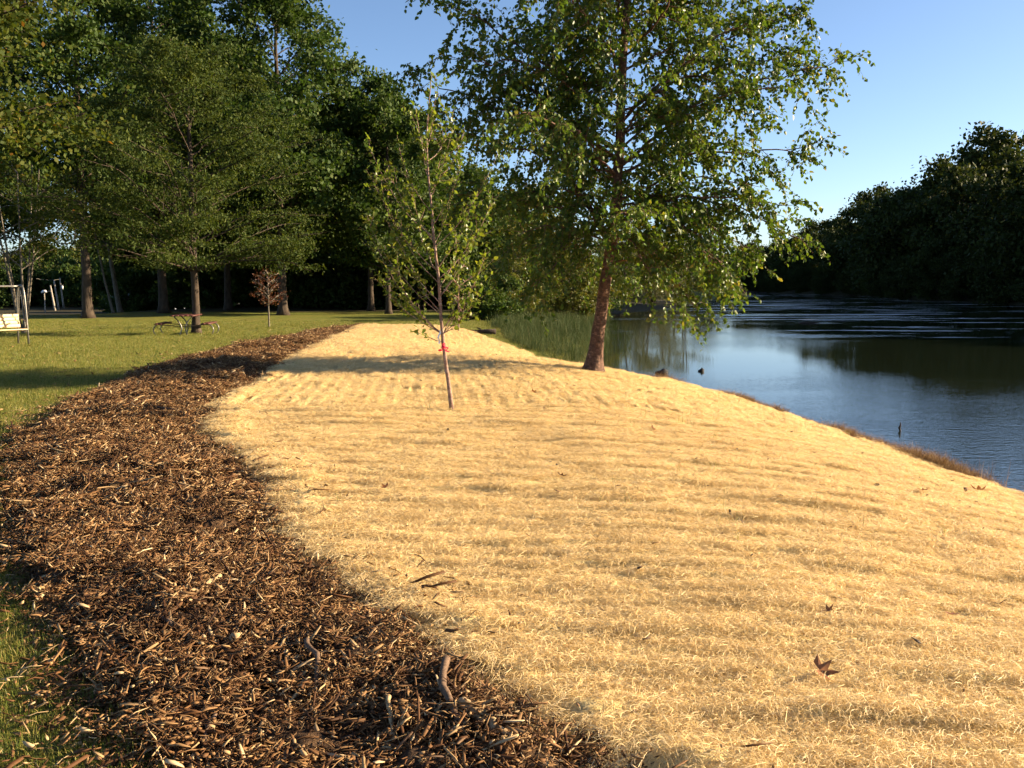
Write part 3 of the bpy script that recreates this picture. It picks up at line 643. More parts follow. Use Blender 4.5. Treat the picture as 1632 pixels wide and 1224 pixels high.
# --- the river birch on the bank
def birch():
    g = np.random.default_rng(5); base = on_ground(945, 597); base[2] = gz(base[0], base[1]) + 0.02
    s = base[1] / FPX                                       # metres per photo pixel at the tree
    root = empty('birch_tree', base)
    tag(root, 'large leafy river birch with peeling reddish bark leaning on the bank edge', 'tree')
    T = Tree()
    H = 12.6
    ctl = np.array([(0, 0, 0), (0.12, 0.02, 1.0), (0.27, 0.04, 2.0), (0.43, 0.0, 3.2), (0.52, -0.05, 4.5), (0.55, 0.0, 6.0), (0.70, 0.1, 8.0), (0.8, 0.1, H)])
    hh = np.linspace(0, 1, 44) ** 1.25 * H
    tr = np.stack([np.interp(hh, ctl[:, 2], ctl[:, 0]), np.interp(hh, ctl[:, 2], ctl[:, 1]), hh], -1)
    tr[3:] = wob(tr[3:], g, 0.008)
    rt = 0.122 * (1 - hh / (H * 1.03)) ** 0.75 + 0.004
    T.G.tube(tr, rt, 14, True, lambda t, th: roots(t, th, 4, 0.95))
    def tp(h): return np.array([np.interp(h, tr[:, 2], tr[:, k]) for k in range(3)])
    def limb(h0, tip, r0, lift=0.3, nsec=None):
        a = tp(h0); tip = np.asarray(tip, float); L = np.linalg.norm(tip - a)
        c = a + (tip - a) * 0.45 + np.array([0, 0, lift * L]); n = max(8, int(L * 5))
        P = wob(bez(a, c, tip, n), g, 0.045); rr = r0 * (1 - np.linspace(0, 1, n)) ** 0.8 + 0.004
        T.G.tube(P, rr, 6, False)
        ns = nsec or int(L * 0.85 / 0.17)
        for q in range(ns):
            t = 0.15 + 0.85 * (q + g.random()) / ns; i = min(n - 2, int(t * (n - 1))); p = P[i]; d = norm(P[i + 1] - P[i])
            side = norm(np.cross(d, [0, 0, 1])) * (1 if q % 2 else -1)
            dr = norm(d * 0.7 + side * g.uniform(0.2, 1.0) + np.array([0, 0, g.normal(0.05, 0.65)]))
            l2 = (0.55 + 0.85 * (1 - t)) * g.uniform(0.55, 1.3)
            e = p + dr * l2 + np.array([0, 0, -0.22 * l2 - 0.10]); P2 = wob(bez(p, p + dr * l2 * 0.55 + np.array([0, 0, 0.05]), e, 7), g, 0.015)
            T.G.tube(P2[::2], np.linspace(max(0.006, rr[i] * 0.45), 0.0025, 4), 4, False)
            leafy_twig(T, g, P2, 0.045, 0.088, 0.45, 0.25)
            for w in range(8):
                j = g.integers(1, 7); pp = P2[j]; dd = norm(dr + g.normal(0, 0.75, 3)); l3 = g.uniform(0.18, 0.42)
                P3 = bez(pp, pp + dd * l3 * 0.6, pp + dd * l3 + np.array([0, 0, -0.45 * l3]), 5)
                T.G.tube(P3[::2], np.linspace(0.003, 0.0015, 3), 3, False)
                leafy_twig(T, g, P3, 0.040, 0.088, 0.5, 0.05)
        return P
    bx = 945.0
    def px(x, y, dy): return np.array([(x - bx) * s, dy, (590 - y) * s])
    keyed = [((1325, 112), -0.4, 3.6), ((1310, 232), 0.6, 3.0), ((1275, 400), -0.6, 2.8), ((1195, 468), 0.3, 2.5), ((1098, 486), -0.7, 2.3), ((1235, 330), -0.9, 2.8),
             ((1290, 10), 0.6, 4.6), ((1215, 405), 1.0, 2.8), ((1150, 445), -1.4, 2.6), ((655, 118), 0.3, 3.4), ((690, 15), -0.5, 4.4), ((715, 205), 0.9, 3.0), ((735, 310), -0.4, 2.5),
             ((790, 430), 0.5, 2.1), ((850, 455), -0.8, 1.9), ((760, 80), 1.2, 4.0), ((1020, 440), -1.6, 2.5), ((1060, 430), 1.8, 2.2), ((810, 370), -1.5, 2.3), ((1180, 60), -1.3, 4.2)]
    for (xy, dy, h0) in keyed:
        tip = px(*xy, dy); h0 = h0 + g.uniform(0.0, 0.9); dr = 0.30 if tip[2] < h0 else 0.10
        limb(h0, tip, 0.016 + 0.003 * np.linalg.norm(tip[:2]), dr)
    for q in range(46):                                     # short inner shoots that hide the stem
        h = 3.3 + 7.5 * (q + g.random()) / 46; az = g.random() * 6.283; rad = g.uniform(0.7, 1.7); a = tp(h)
        limb(h, a + np.array([math.cos(az) * rad, math.sin(az) * rad, g.uniform(-0.1, 0.5)]), 0.010, 0.12)
    # the second stem that leaves the trunk low on its left
    P = limb(2.35, (-1.5, 0.2, 6.4), 0.065, -0.03)
    for q in range(46):
        h = 2.2 + 9.8 * (q + g.random()) / 46; rad = float(np.interp(h, [2, 3, 4.5, 6.5, 8.5, 10.5, 12.4], [2.2, 3.1, 3.8, 3.9, 3.2, 2.0, 0.5])) * g.uniform(0.7, 1.05)
        az = q * 2.39996 + g.normal(0, 0.3); a = tp(h); rise = float(np.interp(h, [2, 4, 7, 12], [-0.15, 0.22, 0.4, 0.7])) * rad
        limb(h, a + np.array([math.cos(az) * rad, math.sin(az) * rad, rise]), 0.022, 0.16)
    T.G.build('trunk', m_bbark, root)
    P, A, Nn, S = T.arrays(); o = obj('crown', leaves(P, A, Nn, S, m_birch, LEAF6, LEAF6F), root)
    print('birch leaves', len(P), 'base', base)
birch()

# --- the young birch with ribbon in the middle of the straw
def sapling():
    g = np.random.default_rng(9); base = on_ground(720, 661); base[2] = float(straw_z(base[:1], base[1:2])[0]) - 0.02
    s = base[1] / FPX
    root = empty('birch_sapling', base)
    tag(root, 'slender young birch sapling with red ribbon planted in the straw', 'tree')
    T = Tree()
    def px(x, y, dy=0.0): return np.array([(x - 720) * s, dy, (655 - y) * s])
    ctl = np.array([px(720, 655), px(717, 625), px(712, 585), px(707, 545), px(704, 500), px(702, 450), px(697, 400), px(692, 340), px(687, 280), px(686, 220), px(690, 165), px(693, 128)])
    hh = np.linspace(0, ctl[-1, 2], 40); tr = np.stack([np.interp(hh, ctl[:, 2], ctl[:, 0]), 0 * hh, hh], -1); tr[2:] = wob(tr[2:], g, 0.003)
    T.G.tube(tr, 0.0235 * (1 - hh / (hh[-1] * 1.02)) ** 0.8 + 0.0025, 10, True, lambda t, th: roots(t, th, 3, 0.25))
    def tp(h): return np.array([np.interp(h, tr[:, 2], tr[:, k]) for k in range(3)])
    tips = [(582, 212), (602, 285), (592, 345), (608, 392), (632, 432), (795, 245), (786, 305), (752, 325), (776, 395), (768, 465), (722, 190), (662, 170), (742, 212), (640, 235),
            (625, 330), (740, 270), (655, 300), (730, 380), (650, 400), (760, 430), (648, 470), (745, 490), (705, 150), (672, 220), (715, 250), (618, 255), (770, 350), (660, 350), (720, 320),
            (690, 190), (635, 372), (755, 365), (700, 260), (610, 440), (735, 450)]
    low = [((648, 526), 546)]
    def br(a, tip, r0, lift, thin=False):
        L = np.linalg.norm(tip - a); n = 12
        c = a + (tip - a) * 0.5 + np.array([(tip[0] - a[0]) * lift, 0, -abs(tip[0] - a[0]) * lift * 0.6])
        P = wob(bez(a, c, tip, n), g, 0.006); T.G.tube(P, np.linspace(r0, 0.0018, n), 5, False)
        leafy_twig(T, g, P, 0.050, 0.068, 0.05, 0.22)
        for q in range(2 if thin else int(4 + L * 6)):
            i = g.integers(3, n - 1); d = norm(P[i] - P[i - 1]); dd = norm(d + g.normal(0, 0.5, 3)); l3 = g.uniform(0.10, 0.30)
            P3 = bez(P[i], P[i] + dd * l3 * 0.6, P[i] + dd * l3 + np.array([0, 0, 0.02]), 5); T.G.tube(P3, np.linspace(0.0025, 0.0012, 5), 3, False)
            leafy_twig(T, g, P3, 0.034, 0.060, 0.05, 0.05)
    for k, (x, y) in enumerate(tips):
        tip = px(x, y, g.normal(0, 0.28)); dx = abs(tip[0] - (px(697, 0)[0])); h0 = max(0.95, tip[2] - 0.35 - dx * 1.05)
        br(tp(h0), tip, 0.0065, 0.22)
    for (xy, y0) in low:
        br(tp(px(0, y0)[2]), px(*xy, g.normal(0, 0.15)), 0.006, 0.0, True)
    leafy_twig(T, g, tr[22:], 0.035, 0.066, 0.0, 0.0)
    T.G.build('trunk', m_sbark, root)
    P, A, Nn, S = T.arrays(); obj('crown', leaves(P, A, Nn, S, m_sapl, LEAF6, LEAF6F), root)
    # red ribbon wound round the stem, with a knot and a white tag above it
    G = Geo(); h0 = (655 - 556) * s
    th = np.linspace(0, 6 * math.pi, 70); c = np.array([tp(h0 + 0.07 * t / (6 * math.pi)) for t in th])
    Pp = c + np.stack([np.cos(th), np.sin(th), 0 * th], -1) * (0.024 + 0.003 * np.sin(th * 3.1))[:, None]
    V, F = ribbons(Pp[None], np.repeat(np.array([[[0.0, 0.0, 1.0]]]), len(th), 1), np.full((1, len(th)), 0.012)); G.add(V, F)
    for a, l in ((0.4, 0.06), (2.6, 0.05), (4.2, 0.04)):
        p0 = tp(h0 + 0.03) + np.array([math.cos(a), -abs(math.sin(a)), 0]) * 0.03; d = np.array([math.cos(a) * 0.5, -0.25, -1.0]); t = np.linspace(0, 1, 6)[:, None]
        Pq = p0 + d * l * t + np.array([0.02, 0.01, 0]) * np.sin(t * 7); V, F = ribbons(Pq[None], np.repeat(norm(np.array([[[0.8, 0.4, 0.3]]])), 6, 1), np.full((1, 6), 0.012)); G.add(V, F)
    for k in range(7):
        a = k * 0.9; q = tp(h0 + 0.035) + np.array([math.cos(a) * 0.012, -0.034, math.sin(a) * 0.012]); G.box(q, (0.022, 0.014, 0.016), rotz(a))
    tag(G.build('ribbon', m_red_tape, root), 'bright red ribbon tied round the stem')
    G = Geo(); p0 = tp(h0 + 0.24) + np.array([-0.030, -0.02, 0]); t = np.linspace(0, 1, 12)[:, None]
    Pq = p0 + np.array([-0.012, 0.0, -0.17]) * t + np.array([0.008, 0.012, 0]) * np.sin(t * 9)
    V, F = ribbons(Pq[None], np.repeat(norm(np.array([[[1.0, -0.3, 0.1]]])), 12, 1), np.full((1, 12), 0.012)); G.add(V, F)
    tag(G.build('tag', m_white_tape, root), 'white tag strip hanging beside the ribbon')
sapling()

# --- generic crown trees
def make_tree(name, label, base, H, Rr, cb, seed, mat, nleaf, lsize, nprim=26, bark=m_bark, r0=None, group=None, flat=0.6, shape='round', parts=None, tmpl=LEAF4, stems=1, lean=(0, 0), sig=0.42, bare=0.0):
    g = np.random.default_rng(seed); base = np.array(base, float)
    root = empty(name, base); tag(root, label, 'tree', group)
    T = Tree(); r0 = r0 or 0.0125 * H; cl = []; cw = []
    for st in range(stems):
        n = 22; hh = np.linspace(0, 1, n) ** 1.2 * H * (0.97 if stems == 1 else g.uniform(0.8, 0.97))
        off = np.array([lean[0], lean[1]]) if stems == 1 else np.array([math.cos(st * 2.4 + seed), math.sin(st * 2.4 + seed)]) * Rr * 0.42
        tt = hh / H; tr = np.stack([off[0] * tt ** 0.8, off[1] * tt ** 0.8, hh - 0.08], -1); tr[2:] = wob(tr[2:], g, 0.012 * H / 12)
        rr = r0 * (1 - tt * 0.97) ** 0.8 + 0.01
        T.G.tube(tr, rr, 10 if stems == 1 else 6, True, lambda t, th: roots(t, th, 5, 0.55 if stems == 1 else 0.1))
        npz = nprim // stems
        for q in range(npz):
            u = (q + g.random()) / npz; h = cb + (H * 0.96 - cb) * u
            if shape == 'round': pr = Rr * (0.45 + 0.75 * math.sin(math.pi * min(1, (u * 0.86 + 0.12))) ** 0.8) / 1.15 * (1 if u < 0.8 else (1.15 - (u - 0.8) * 3.2))
            elif shape == 'spread': pr = Rr * (0.75 + 0.25 * math.sin(u * 3)) * (1 if u < 0.5 else 1 - (u - 0.5) * 1.3)
            else: pr = Rr * (1.0 - 0.75 * u)
            pr *= g.uniform(0.7, 1.12); az = q * 2.39996 + g.normal(0, 0.35) + st * 1.3
            a = np.array([np.interp(h, tr[:, 2], tr[:, k]) for k in range(3)])
            # limbs leave the stem lower than the foliage they carry
            s0 = max(cb * 0.85, h - pr * g.uniform(0.3, 0.7)); a = np.array([np.interp(s0, tr[:, 2], tr[:, k]) for k in range(3)])
            tip = np.array([a[0] + math.cos(az) * pr, a[1] + math.sin(az) * pr, h + (0.05 if shape != 'spread' else -0.05) * pr])
            m = 9; P = wob(bez(a, a + (tip - a) * 0.5 + np.array([0, 0, 0.12 * pr]), tip, m), g, 0.03 * pr / 3)
            T.G.tube(P, np.linspace(max(0.03, r0 * 0.30 * (1 - u * 0.6)), 0.012, m), 5, False)
            wgt = g.uniform(0.35, 1.35)
            for k2 in range(6):
                t = 0.30 + 0.70 * (k2 + g.random()) / 6; i = min(m - 2, int(t * (m - 1))); p = P[i]; d = norm(P[i + 1] - P[i])
                dd = norm(d + g.normal(0, 0.75, 3) * np.array([1, 1, flat])); l2 = pr * g.uniform(0.20, 0.42)
                e = p + dd * l2; P2 = wob(bez(p, p + dd * l2 * 0.5, e, 5), g, 0.02)
                T.G.tube(P2, np.linspace(0.018, 0.006, 5), 3, False)
                for t2 in (0.35, 0.7, 1.0):
                    if g.random() < bare: continue
                    cl.append(p + dd * l2 * t2 + g.normal(0, 0.12, 3)); cw.append(wgt * g.uniform(0.3, 1.6))
    cl = np.array(cl); cw = np.array(cw) / np.sum(cw)
    ix = g.choice(len(cl), nleaf, p=cw); sg = sig * Rr / 5.0
    Q = cl[ix] + g.normal(0, 1, (nleaf, 3)) * np.array([sg, sg, sg * flat]) * (0.5 + g.random((nleaf, 1)))
    Q[:, 2] = np.maximum(Q[:, 2], 0.15)
    A = g.normal(0, 1, (nleaf, 3)) + np.array([0, 0, -0.25]); Nn = g.normal(0, 0.7, (nleaf, 3)) + np.array([0, 0, 0.6])
    tm = T.G.build('trunk', bark, root)
    cr = obj('crown', leaves(Q, A, Nn, lsize * g.uniform(0.6, 1.3, nleaf), mat, tmpl), root)
    return root
def copy_tree(o, loc, rz, sc, label=None):
    c = o.copy(); col.objects.link(c); c.location = tuple(loc); c.rotation_euler = (0, 0, rz); c.scale = sc
    if label: c['label'] = label
    for ch in o.children:
        d = ch.copy(); col.objects.link(d); d.parent = c
    return c
def gp_(px, dist):
    x = (px - 816) / FPX * dist; return (x, dist, gz(x, dist))

# the locust over the picnic table
b0 = on_ground(313, 532)
make_tree('locust_tree', 'feathery spreading tree standing beside the picnic table on the lawn', (b0[0], b0[1], gz(b0[0], b0[1])), 11.6, 5.6, 2.9, 21, m_locust, 66000, 0.135, 50, m_bark, 0.15, flat=0.30, shape='spread', sig=0.26, tmpl=LEAFN)
# tall trees of the wood edge
W = [('wood_tree', 'tallest leafy crown filling the upper left behind the near maple', -20, 74, 28.0, 7.5, 7.5, 41, m_forest, 36080, 0.30),
     ('wood_tree', 'tall tree filling the gap between the two highest crowns', 330, 84, 26.5, 7.5, 6.0, 42, m_forest, 36080, 0.32),
     ('wood_tree', 'tall broadleaf tree with flared trunk behind the red-leaved sapling', 452, 62, 22.5, 6.6, 5.6, 31, m_forest, 41820, 0.269),
     ('wood_tree', 'tall dark tree whose bare trunk stands right of the utility poles', 141, 56, 22.0, 6.2, 6.4, 32, m_forest, 41820, 0.256),
     ('wood_tree', 'very tall tree rising behind the left half of the locust', 262, 66, 24.5, 7.0, 5.0, 33, m_forest, 41820, 0.282),
     ('wood_tree', 'broad tree behind the right half of the locust', 365, 74, 21.5, 6.6, 4.6, 34, m_forest, 36244, 0.294),
     ('wood_tree', 'dense rounded tree with short dark trunk behind the far end of the straw', 620, 64, 14.8, 5.0, 3.4, 35, m_forest, 36244, 0.243),
     ('wood_tree', 'slim trunked tree just left of the dense rounded tree', 592, 70, 17.5, 5.4, 4.2, 36, m_forest, 36244, 0.269),
     ('wood_tree', 'mid green tree seen between the sapling and the dense rounded tree', 668, 76, 14.0, 5.2, 2.2, 37, m_forest, 33456, 0.269),
     ('wood_tree', 'lower spreading tree directly behind the ribboned sapling', 742, 78, 11.5, 5.4, 1.4, 38, m_forest, 33456, 0.269),
     ('wood_tree', 'olive tree behind the reeds left of the birch trunk', 838, 82, 10.5, 5.0, 1.0, 39, m_shrub, 30667, 0.269)]
for nm, lb, px, d, H, Rr, cb, sd, mt, nl, ls in W:
    make_tree(nm, lb, gp_(px, d), H, Rr, cb, sd, mt, nl, ls, 46, m_bark, group='trees along the edge of the wood', flat=0.55, sig=0.34)
# second rank, deep in shade behind the others
back0 = make_tree('wood_tree', 'dark shaded tree in the depth of the wood behind the lawn', gp_(500, 90), 19.0, 6.6, 2.5, 51, m_forest, 36000, 0.36, 36, group='shaded trees deep in the wood')
for k, (px, d, s) in enumerate([(290, 92, 1.08), (410, 96, 1.02), (575, 94, 0.90), (255, 90, 1.0), (690, 98, 0.74), (335, 104, 1.15), (465, 106, 1.1), (545, 108, 1.0), (640, 104, 0.8), (790, 104, 0.60)]):
    copy_tree(back0, gp_(px, d), k * 1.1 + 0.6, (s, s, s * (0.95 + 0.1 * (k % 2))))
# understorey
und0 = make_tree('understorey_shrub', 'shaded leafy shrub filling the dark floor of the wood', gp_(480, 80), 5.0, 3.2, 0.25, 61, m_forest, 16000, 0.27, 24, group='shrubs under the wood', stems=4, r0=0.06)
und0['category'] = 'shrub'
for k, (px, d, s) in enumerate([(215, 84, 0.9), (330, 82, 1.2), (390, 84, 1.15), (435, 86, 1.25), (535, 84, 1.25), (575, 80, 1.15), (625, 82, 1.1), (685, 84, 1.0), (300, 90, 1.3), (360, 92, 1.5), (500, 92, 1.5), (600, 92, 1.4)]):
    copy_tree(und0, gp_(px, d), k * 1.7, (s * 1.15, s * 1.15, s))
# left: near maple reaching in at the top corner, thin pale stemmed tree, distant trees round the poles
b0 = (-14.9, 21.0); make_tree('maple_tree', 'near yellow-green tree reaching into the top left corner', (b0[0], b0[1], gz(*b0)), 11.5, 5.0, 4.6, 71, m_maple, 46000, 0.135, 40, flat=0.6)
b0 = gp_(38, 38); make_tree('multistem_tree', 'small tree with thin pale crossing stems behind the swing bench', b0, 7.2, 2.6, 3.0, 72, m_maple, 7000, 0.12, 20, m_pbark, 0.045, stems=5)
b0 = gp_(-40, 60); make_tree('wood_tree', 'dark tree at the left edge behind the pale stemmed tree', b0, 19.5, 6.0, 6.6, 73, m_forest, 24000, 0.2, 30, group='trees along the edge of the wood')
far0 = make_tree('distant_tree', 'small far tree beyond the utility poles', gp_(60, 165), 9.5, 5.0, 0.8, 74, m_shrub, 9000, 0.42, 24, group='far trees beyond the utility poles')
for k, (px, d, s) in enumerate([(-30, 160, 1.1), (20, 175, 0.9), (100, 170, 0.85), (140, 160, 1.0), (185, 150, 0.95), (-70, 150, 1.2), (235, 165, 1.2), (60, 210, 1.3), (150, 210, 1.4)]):
    copy_tree(far0, gp_(px, d), k * 2.1, (s * 1.2, s * 1.2, s))
hedge0 = make_tree('distant_shrub', 'dark far shrub behind the utility poles', gp_(45, 150), 6.0, 4.2, 0.2, 79, m_forest, 8000, 0.36, 24, group='far shrubs behind the utility poles', stems=4, r0=0.06)
hedge0['category'] = 'shrub'
for k, (px, d) in enumerate([(-15, 148), (15, 155), (75, 152), (105, 158), (135, 150), (165, 146), (200, 140), (-45, 140), (228, 136)]):
    c_ = copy_tree(hedge0, gp_(px, d), k * 1.37, (1.25, 1.25, 0.95 + 0.3 * (k % 3)))
# two pale trunks in front of the shaded house
b0 = gp_(194, 74); make_tree('pale_trunk_tree', 'tree with thick pale trunk lit by sun at the wood edge', b0, 15, 4.6, 6.0, 75, m_forest, 16000, 0.22, 24, m_pbark, 0.19, lean=(-1.6, 0))
b0 = gp_(183, 66); make_tree('pale_trunk_tree', 'tree with thin white leaning trunk near the wood edge', b0, 11, 2.6, 5.5, 76, m_forest, 6000, 0.2, 18, m_pbark, 0.08, lean=(-1.8, 0))
# young trees on the lawn
b0 = on_ground(429, 522); make_tree('red_leaf_sapling', 'young sapling with dark red leaves alone on the lawn', (b0[0], b0[1], gz(b0[0], b0[1])), 2.75, 0.75, 1.15, 77, m_redleaf, 800, 0.075, 16, m_pbark, 0.032, shape='round', sig=0.5)
b0 = on_ground(731, 532); make_tree('staked_sapling', 'thin far sapling at the end of the straw behind the ribboned one', (b0[0], b0[1], gz(b0[0], b0[1])), 3.0, 0.6, 1.1, 78, m_sapl, 500, 0.075, 14, m_sbark, 0.026, sig=0.5)
# shrubs on the low left bank and willows over the water
SH = [('bank_shrub', 'rounded olive shrub behind the reeds nearest the birch trunk', 905, 62, 4.6, 2.9, 81, m_shrub), ('bank_shrub', 'yellow-green shrub between the sapling and the reeds', 812, 58, 3.6, 2.6, 82, m_shrub),
      ('bank_shrub', 'low green shrub at the left end of the reeds', 770, 52, 2.4, 1.9, 83, m_forest), ('bank_shrub', 'tall shrub rising behind the middle of the reeds', 862, 70, 6.4, 3.3, 84, m_shrub),
      ('bank_shrub', 'dark shrub at the water edge right of the reeds', 940, 78, 5.4, 3.0, 85, m_forest)]
for nm, lb, px, d, H, Rr, sd, mt in SH:
    r = make_tree(nm, lb, gp_(px, d), H, Rr, 0.2, sd, mt, 18000, 0.15, 26, stems=4, r0=0.05, group='shrubs along the low bank', sig=0.5); r['category'] = 'shrub'
for k, (px, d, H, Rr, sd, lb) in enumerate([(985, 98, 9.5, 4.6, 91, 'grey-green willow overhanging the river just right of the birch trunk'), (1040, 108, 9.0, 4.6, 92, 'grey-green willow over the water in the gap of the birch crown'), (1085, 128, 10, 5.2, 93, 'far willow where the left bank meets the open water')]):
    x, y, z = gp_(px, d); x = min(x, xs(np.array([d]))[0] - 0.8); make_tree('willow_tree', lb, (x, y, gz(x, y)), H, Rr, 0.3, sd, m_willow, 16000, 0.20, 30, stems=3, r0=0.14, tmpl=LEAFN, sig=0.5, group='willows on the left bank')
# the wooded far bank
FB = []
for k in range(4):
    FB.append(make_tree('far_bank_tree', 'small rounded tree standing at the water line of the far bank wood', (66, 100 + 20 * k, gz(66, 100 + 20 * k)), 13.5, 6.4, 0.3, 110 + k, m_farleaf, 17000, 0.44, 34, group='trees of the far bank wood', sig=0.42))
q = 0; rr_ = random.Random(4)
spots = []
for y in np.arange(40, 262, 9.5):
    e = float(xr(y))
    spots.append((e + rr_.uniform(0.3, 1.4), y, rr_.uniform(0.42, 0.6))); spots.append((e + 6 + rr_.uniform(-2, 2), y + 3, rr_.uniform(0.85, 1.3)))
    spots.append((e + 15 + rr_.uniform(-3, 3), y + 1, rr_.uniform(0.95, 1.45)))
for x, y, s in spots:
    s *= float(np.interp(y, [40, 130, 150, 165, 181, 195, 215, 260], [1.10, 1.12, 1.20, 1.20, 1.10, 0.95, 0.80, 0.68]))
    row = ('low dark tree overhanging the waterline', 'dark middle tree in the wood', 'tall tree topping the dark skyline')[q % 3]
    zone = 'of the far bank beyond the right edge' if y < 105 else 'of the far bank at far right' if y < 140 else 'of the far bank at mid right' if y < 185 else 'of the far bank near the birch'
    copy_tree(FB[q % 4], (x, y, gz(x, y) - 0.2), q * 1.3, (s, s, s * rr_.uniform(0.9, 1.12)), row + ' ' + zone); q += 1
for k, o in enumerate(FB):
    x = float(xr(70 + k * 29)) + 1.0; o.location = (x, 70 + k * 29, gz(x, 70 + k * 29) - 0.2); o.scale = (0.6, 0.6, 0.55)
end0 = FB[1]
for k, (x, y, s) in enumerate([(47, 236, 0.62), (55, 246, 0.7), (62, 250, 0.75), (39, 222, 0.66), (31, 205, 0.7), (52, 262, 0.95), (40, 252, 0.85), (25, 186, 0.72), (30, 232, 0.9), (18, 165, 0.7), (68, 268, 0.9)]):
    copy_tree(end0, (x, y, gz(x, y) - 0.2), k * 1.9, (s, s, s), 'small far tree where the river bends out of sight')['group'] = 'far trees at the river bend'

# ------------------------------------------------------------------ swing bench on the lawn
def swing():
    b0 = on_ground(46, 550); base = np.array([b0[0], b0[1], gz(b0[0], b0[1])])
    root = empty('swing_bench', base); tag(root, 'pale slatted swing bench hanging in an arched steel tube frame', 'swing bench')
    s = base[1] / FPX; rz = rotz(R_(50)); W_ = 2.0                 # the frame runs off to the left of the picture
    ex = rz @ np.array([-1, 0, 0]); ey = rz @ np.array([0, 1, 0]); ez = np.array([0, 0, 1.0])
    def arch(o0):
        t = np.linspace(0, 1, 30); out = []
        for k in t:                                                # up the front post, over the arch, down the rear post
            a = k * 2 - 1
            y = 0.38 * a; z = 1.86 * (1 - abs(a) ** 4.5)
            out.append(o0 + ey * (y + 0.38) + ez * z)
        return np.array(out)
    for q in (0, W_):
        G = Geo(); G.tube(arch(ex * q), 0.030, 8); G.build('frame_arch', m_steel, root)
    G = Geo(); G.tube(np.array([ey * 0.38 + ez * 1.84 + ex * k for k in np.linspace(-0.05, W_ + 0.05, 8)]), 0.032, 8); G.build('top_bar', m_steel, root)
    sc = ex * (W_ / 2 - 0.12) + ey * 0.22                                 # seat centre
    for k in range(5):
        G = Geo(); G.box(sc + ey * (-0.22 + 0.105 * k) + ez * (0.50 - 0.012 * k), (1.70, 0.09, 0.03), rz); G.build('seat_slat', m_slat, root, smooth=False)
    for k in range(4):
        G = Geo(); G.box(sc + ey * (0.27 + 0.03 * k) + ez * (0.60 + 0.105 * k), (1.70, 0.028, 0.098), rz); G.build('back_slat', m_slat, root, smooth=False)
    for q in (-0.82, 0.82):
        c = sc + ex * q; t = np.linspace(-2.4, 1.9, 24)
        G = Geo(); G.tube(np.array([c - ey * 0.04 + ey * (-0.27 * math.cos(k)) + ez * (0.64 + 0.17 * math.sin(k)) for k in t]), 0.018, 7); G.build('armrest', m_brown_steel, root)
        for dy in (-0.20, 0.30):
            G = Geo(); a = c + ey * dy + ez * 0.52; b_ = c + ey * 0.07 + ez * 1.82; G.tube(np.array([a + (b_ - a) * k for k in np.linspace(0, 1, 14)]), 0.011, 5); G.build('hanger_rod', m_steel, root)
    for q in (-0.7, 0, 0.7):
        G = Geo(); G.box(sc + ex * q + ez * 0.462, (0.05, 0.52, 0.025), rz); G.build('seat_bearer', m_brown_steel, root, smooth=False)
swing()

# ------------------------------------------------------------------ picnic table
def picnic():
    b0 = on_ground(298, 533); base = np.array([b0[0], b0[1], gz(b0[0], b0[1])])
    root = empty('picnic_table', base, R_(8)); tag(root, 'picnic table with two red plank benches on curved steel legs', 'picnic table')
    Lh = 0.92
    def plank(name, x, z, w, th, par=root):
        G = Geo(); G.box((x, 0, z), (w, 2 * Lh, th)); G.build(name, m_redwood, par, smooth=False)
    for k in range(5): plank('table_plank', -0.36 + 0.18 * k, 0.76, 0.170, 0.04)
    for sx in (-1, 1):
        for k in range(2): plank('bench_plank', sx * (0.80 + 0.15 * k), 0.45, 0.142, 0.045)
    t = np.linspace(0, 1, 16)
    for yy in (-0.62, 0.62):
        for sx in (-1, 1):
            G = Geo(); a = t * math.pi * 0.86                       # outward bowed bench leg
            G.tube(np.stack([sx * (0.90 + 0.22 * np.sin(a)), np.full(16, yy), 0.425 * (0.5 + 0.5 * np.cos(a)) / 1.0 - 0.02 * t], -1), 0.022, 7); G.build('bench_leg', m_steel, root)
            G = Geo()                                               # table leg: from the top's edge in to the middle and out to the ground
            xx = np.interp(t, [0, 0.3, 0.62, 1], [0.36, 0.20, 0.035, 0.14]); zz = np.interp(t, [0, 0.3, 0.62, 1], [0.74, 0.62, 0.32, -0.02])
            k = np.ones(5) / 5; xx = np.convolve(np.pad(xx, 2, 'edge'), k, 'valid'); zz = np.interp(t, [0, 1], [0.74, -0.02]) * 0.3 + zz * 0.7
            G.tube(np.stack([sx * xx, np.full(16, yy + 0.02 * sx), zz], -1), 0.024, 7); G.build('table_leg', m_steel, root)
        G = Geo(); G.tube(np.array([(x, yy, 0.40 - 0.05 * math.cos(x * 2.2)) for x in np.linspace(-0.95, 0.95, 12)]), 0.020, 6); G.build('cross_tube', m_brown_steel, root)
picnic()

# ------------------------------------------------------------------ utility poles, lamp, wire, house
def pole(px, top, d, label, r=0.13, lean=0.0):
    x, y, z = gp_(px, d); h = at(px, top, d)[2] - z
    root = empty('utility_pole', (x, y, z)); tag(root, label, 'utility pole', 'utility poles by the road')
    G = Geo(); t = np.linspace(0, 1, 6); G.tube(np.stack([-lean * t, 0 * t, h * t - 0.2 * (1 - t)], -1), r * (1 - 0.3 * t), 8); G.build('pole_shaft', m_pole, root)
    G = Geo(); G.tube(np.array([(-lean * 0.7 + 0.22, -0.05, h * 0.62), (-lean * 0.7 + 0.22, -0.05, h * 0.75)]), 0.14, 8); G.build('transformer', m_lamp, root) if px > 100 else None
    return np.array([x - lean * 0.95, y, z + h * 0.96])
t1 = pole(90, 455, 128, 'leftmost of three thin utility poles beyond the lawn', 0.15, 0.5)
t2 = pole(96, 446, 134, 'middle one of three thin utility poles beyond the lawn', 0.15, 0.5)
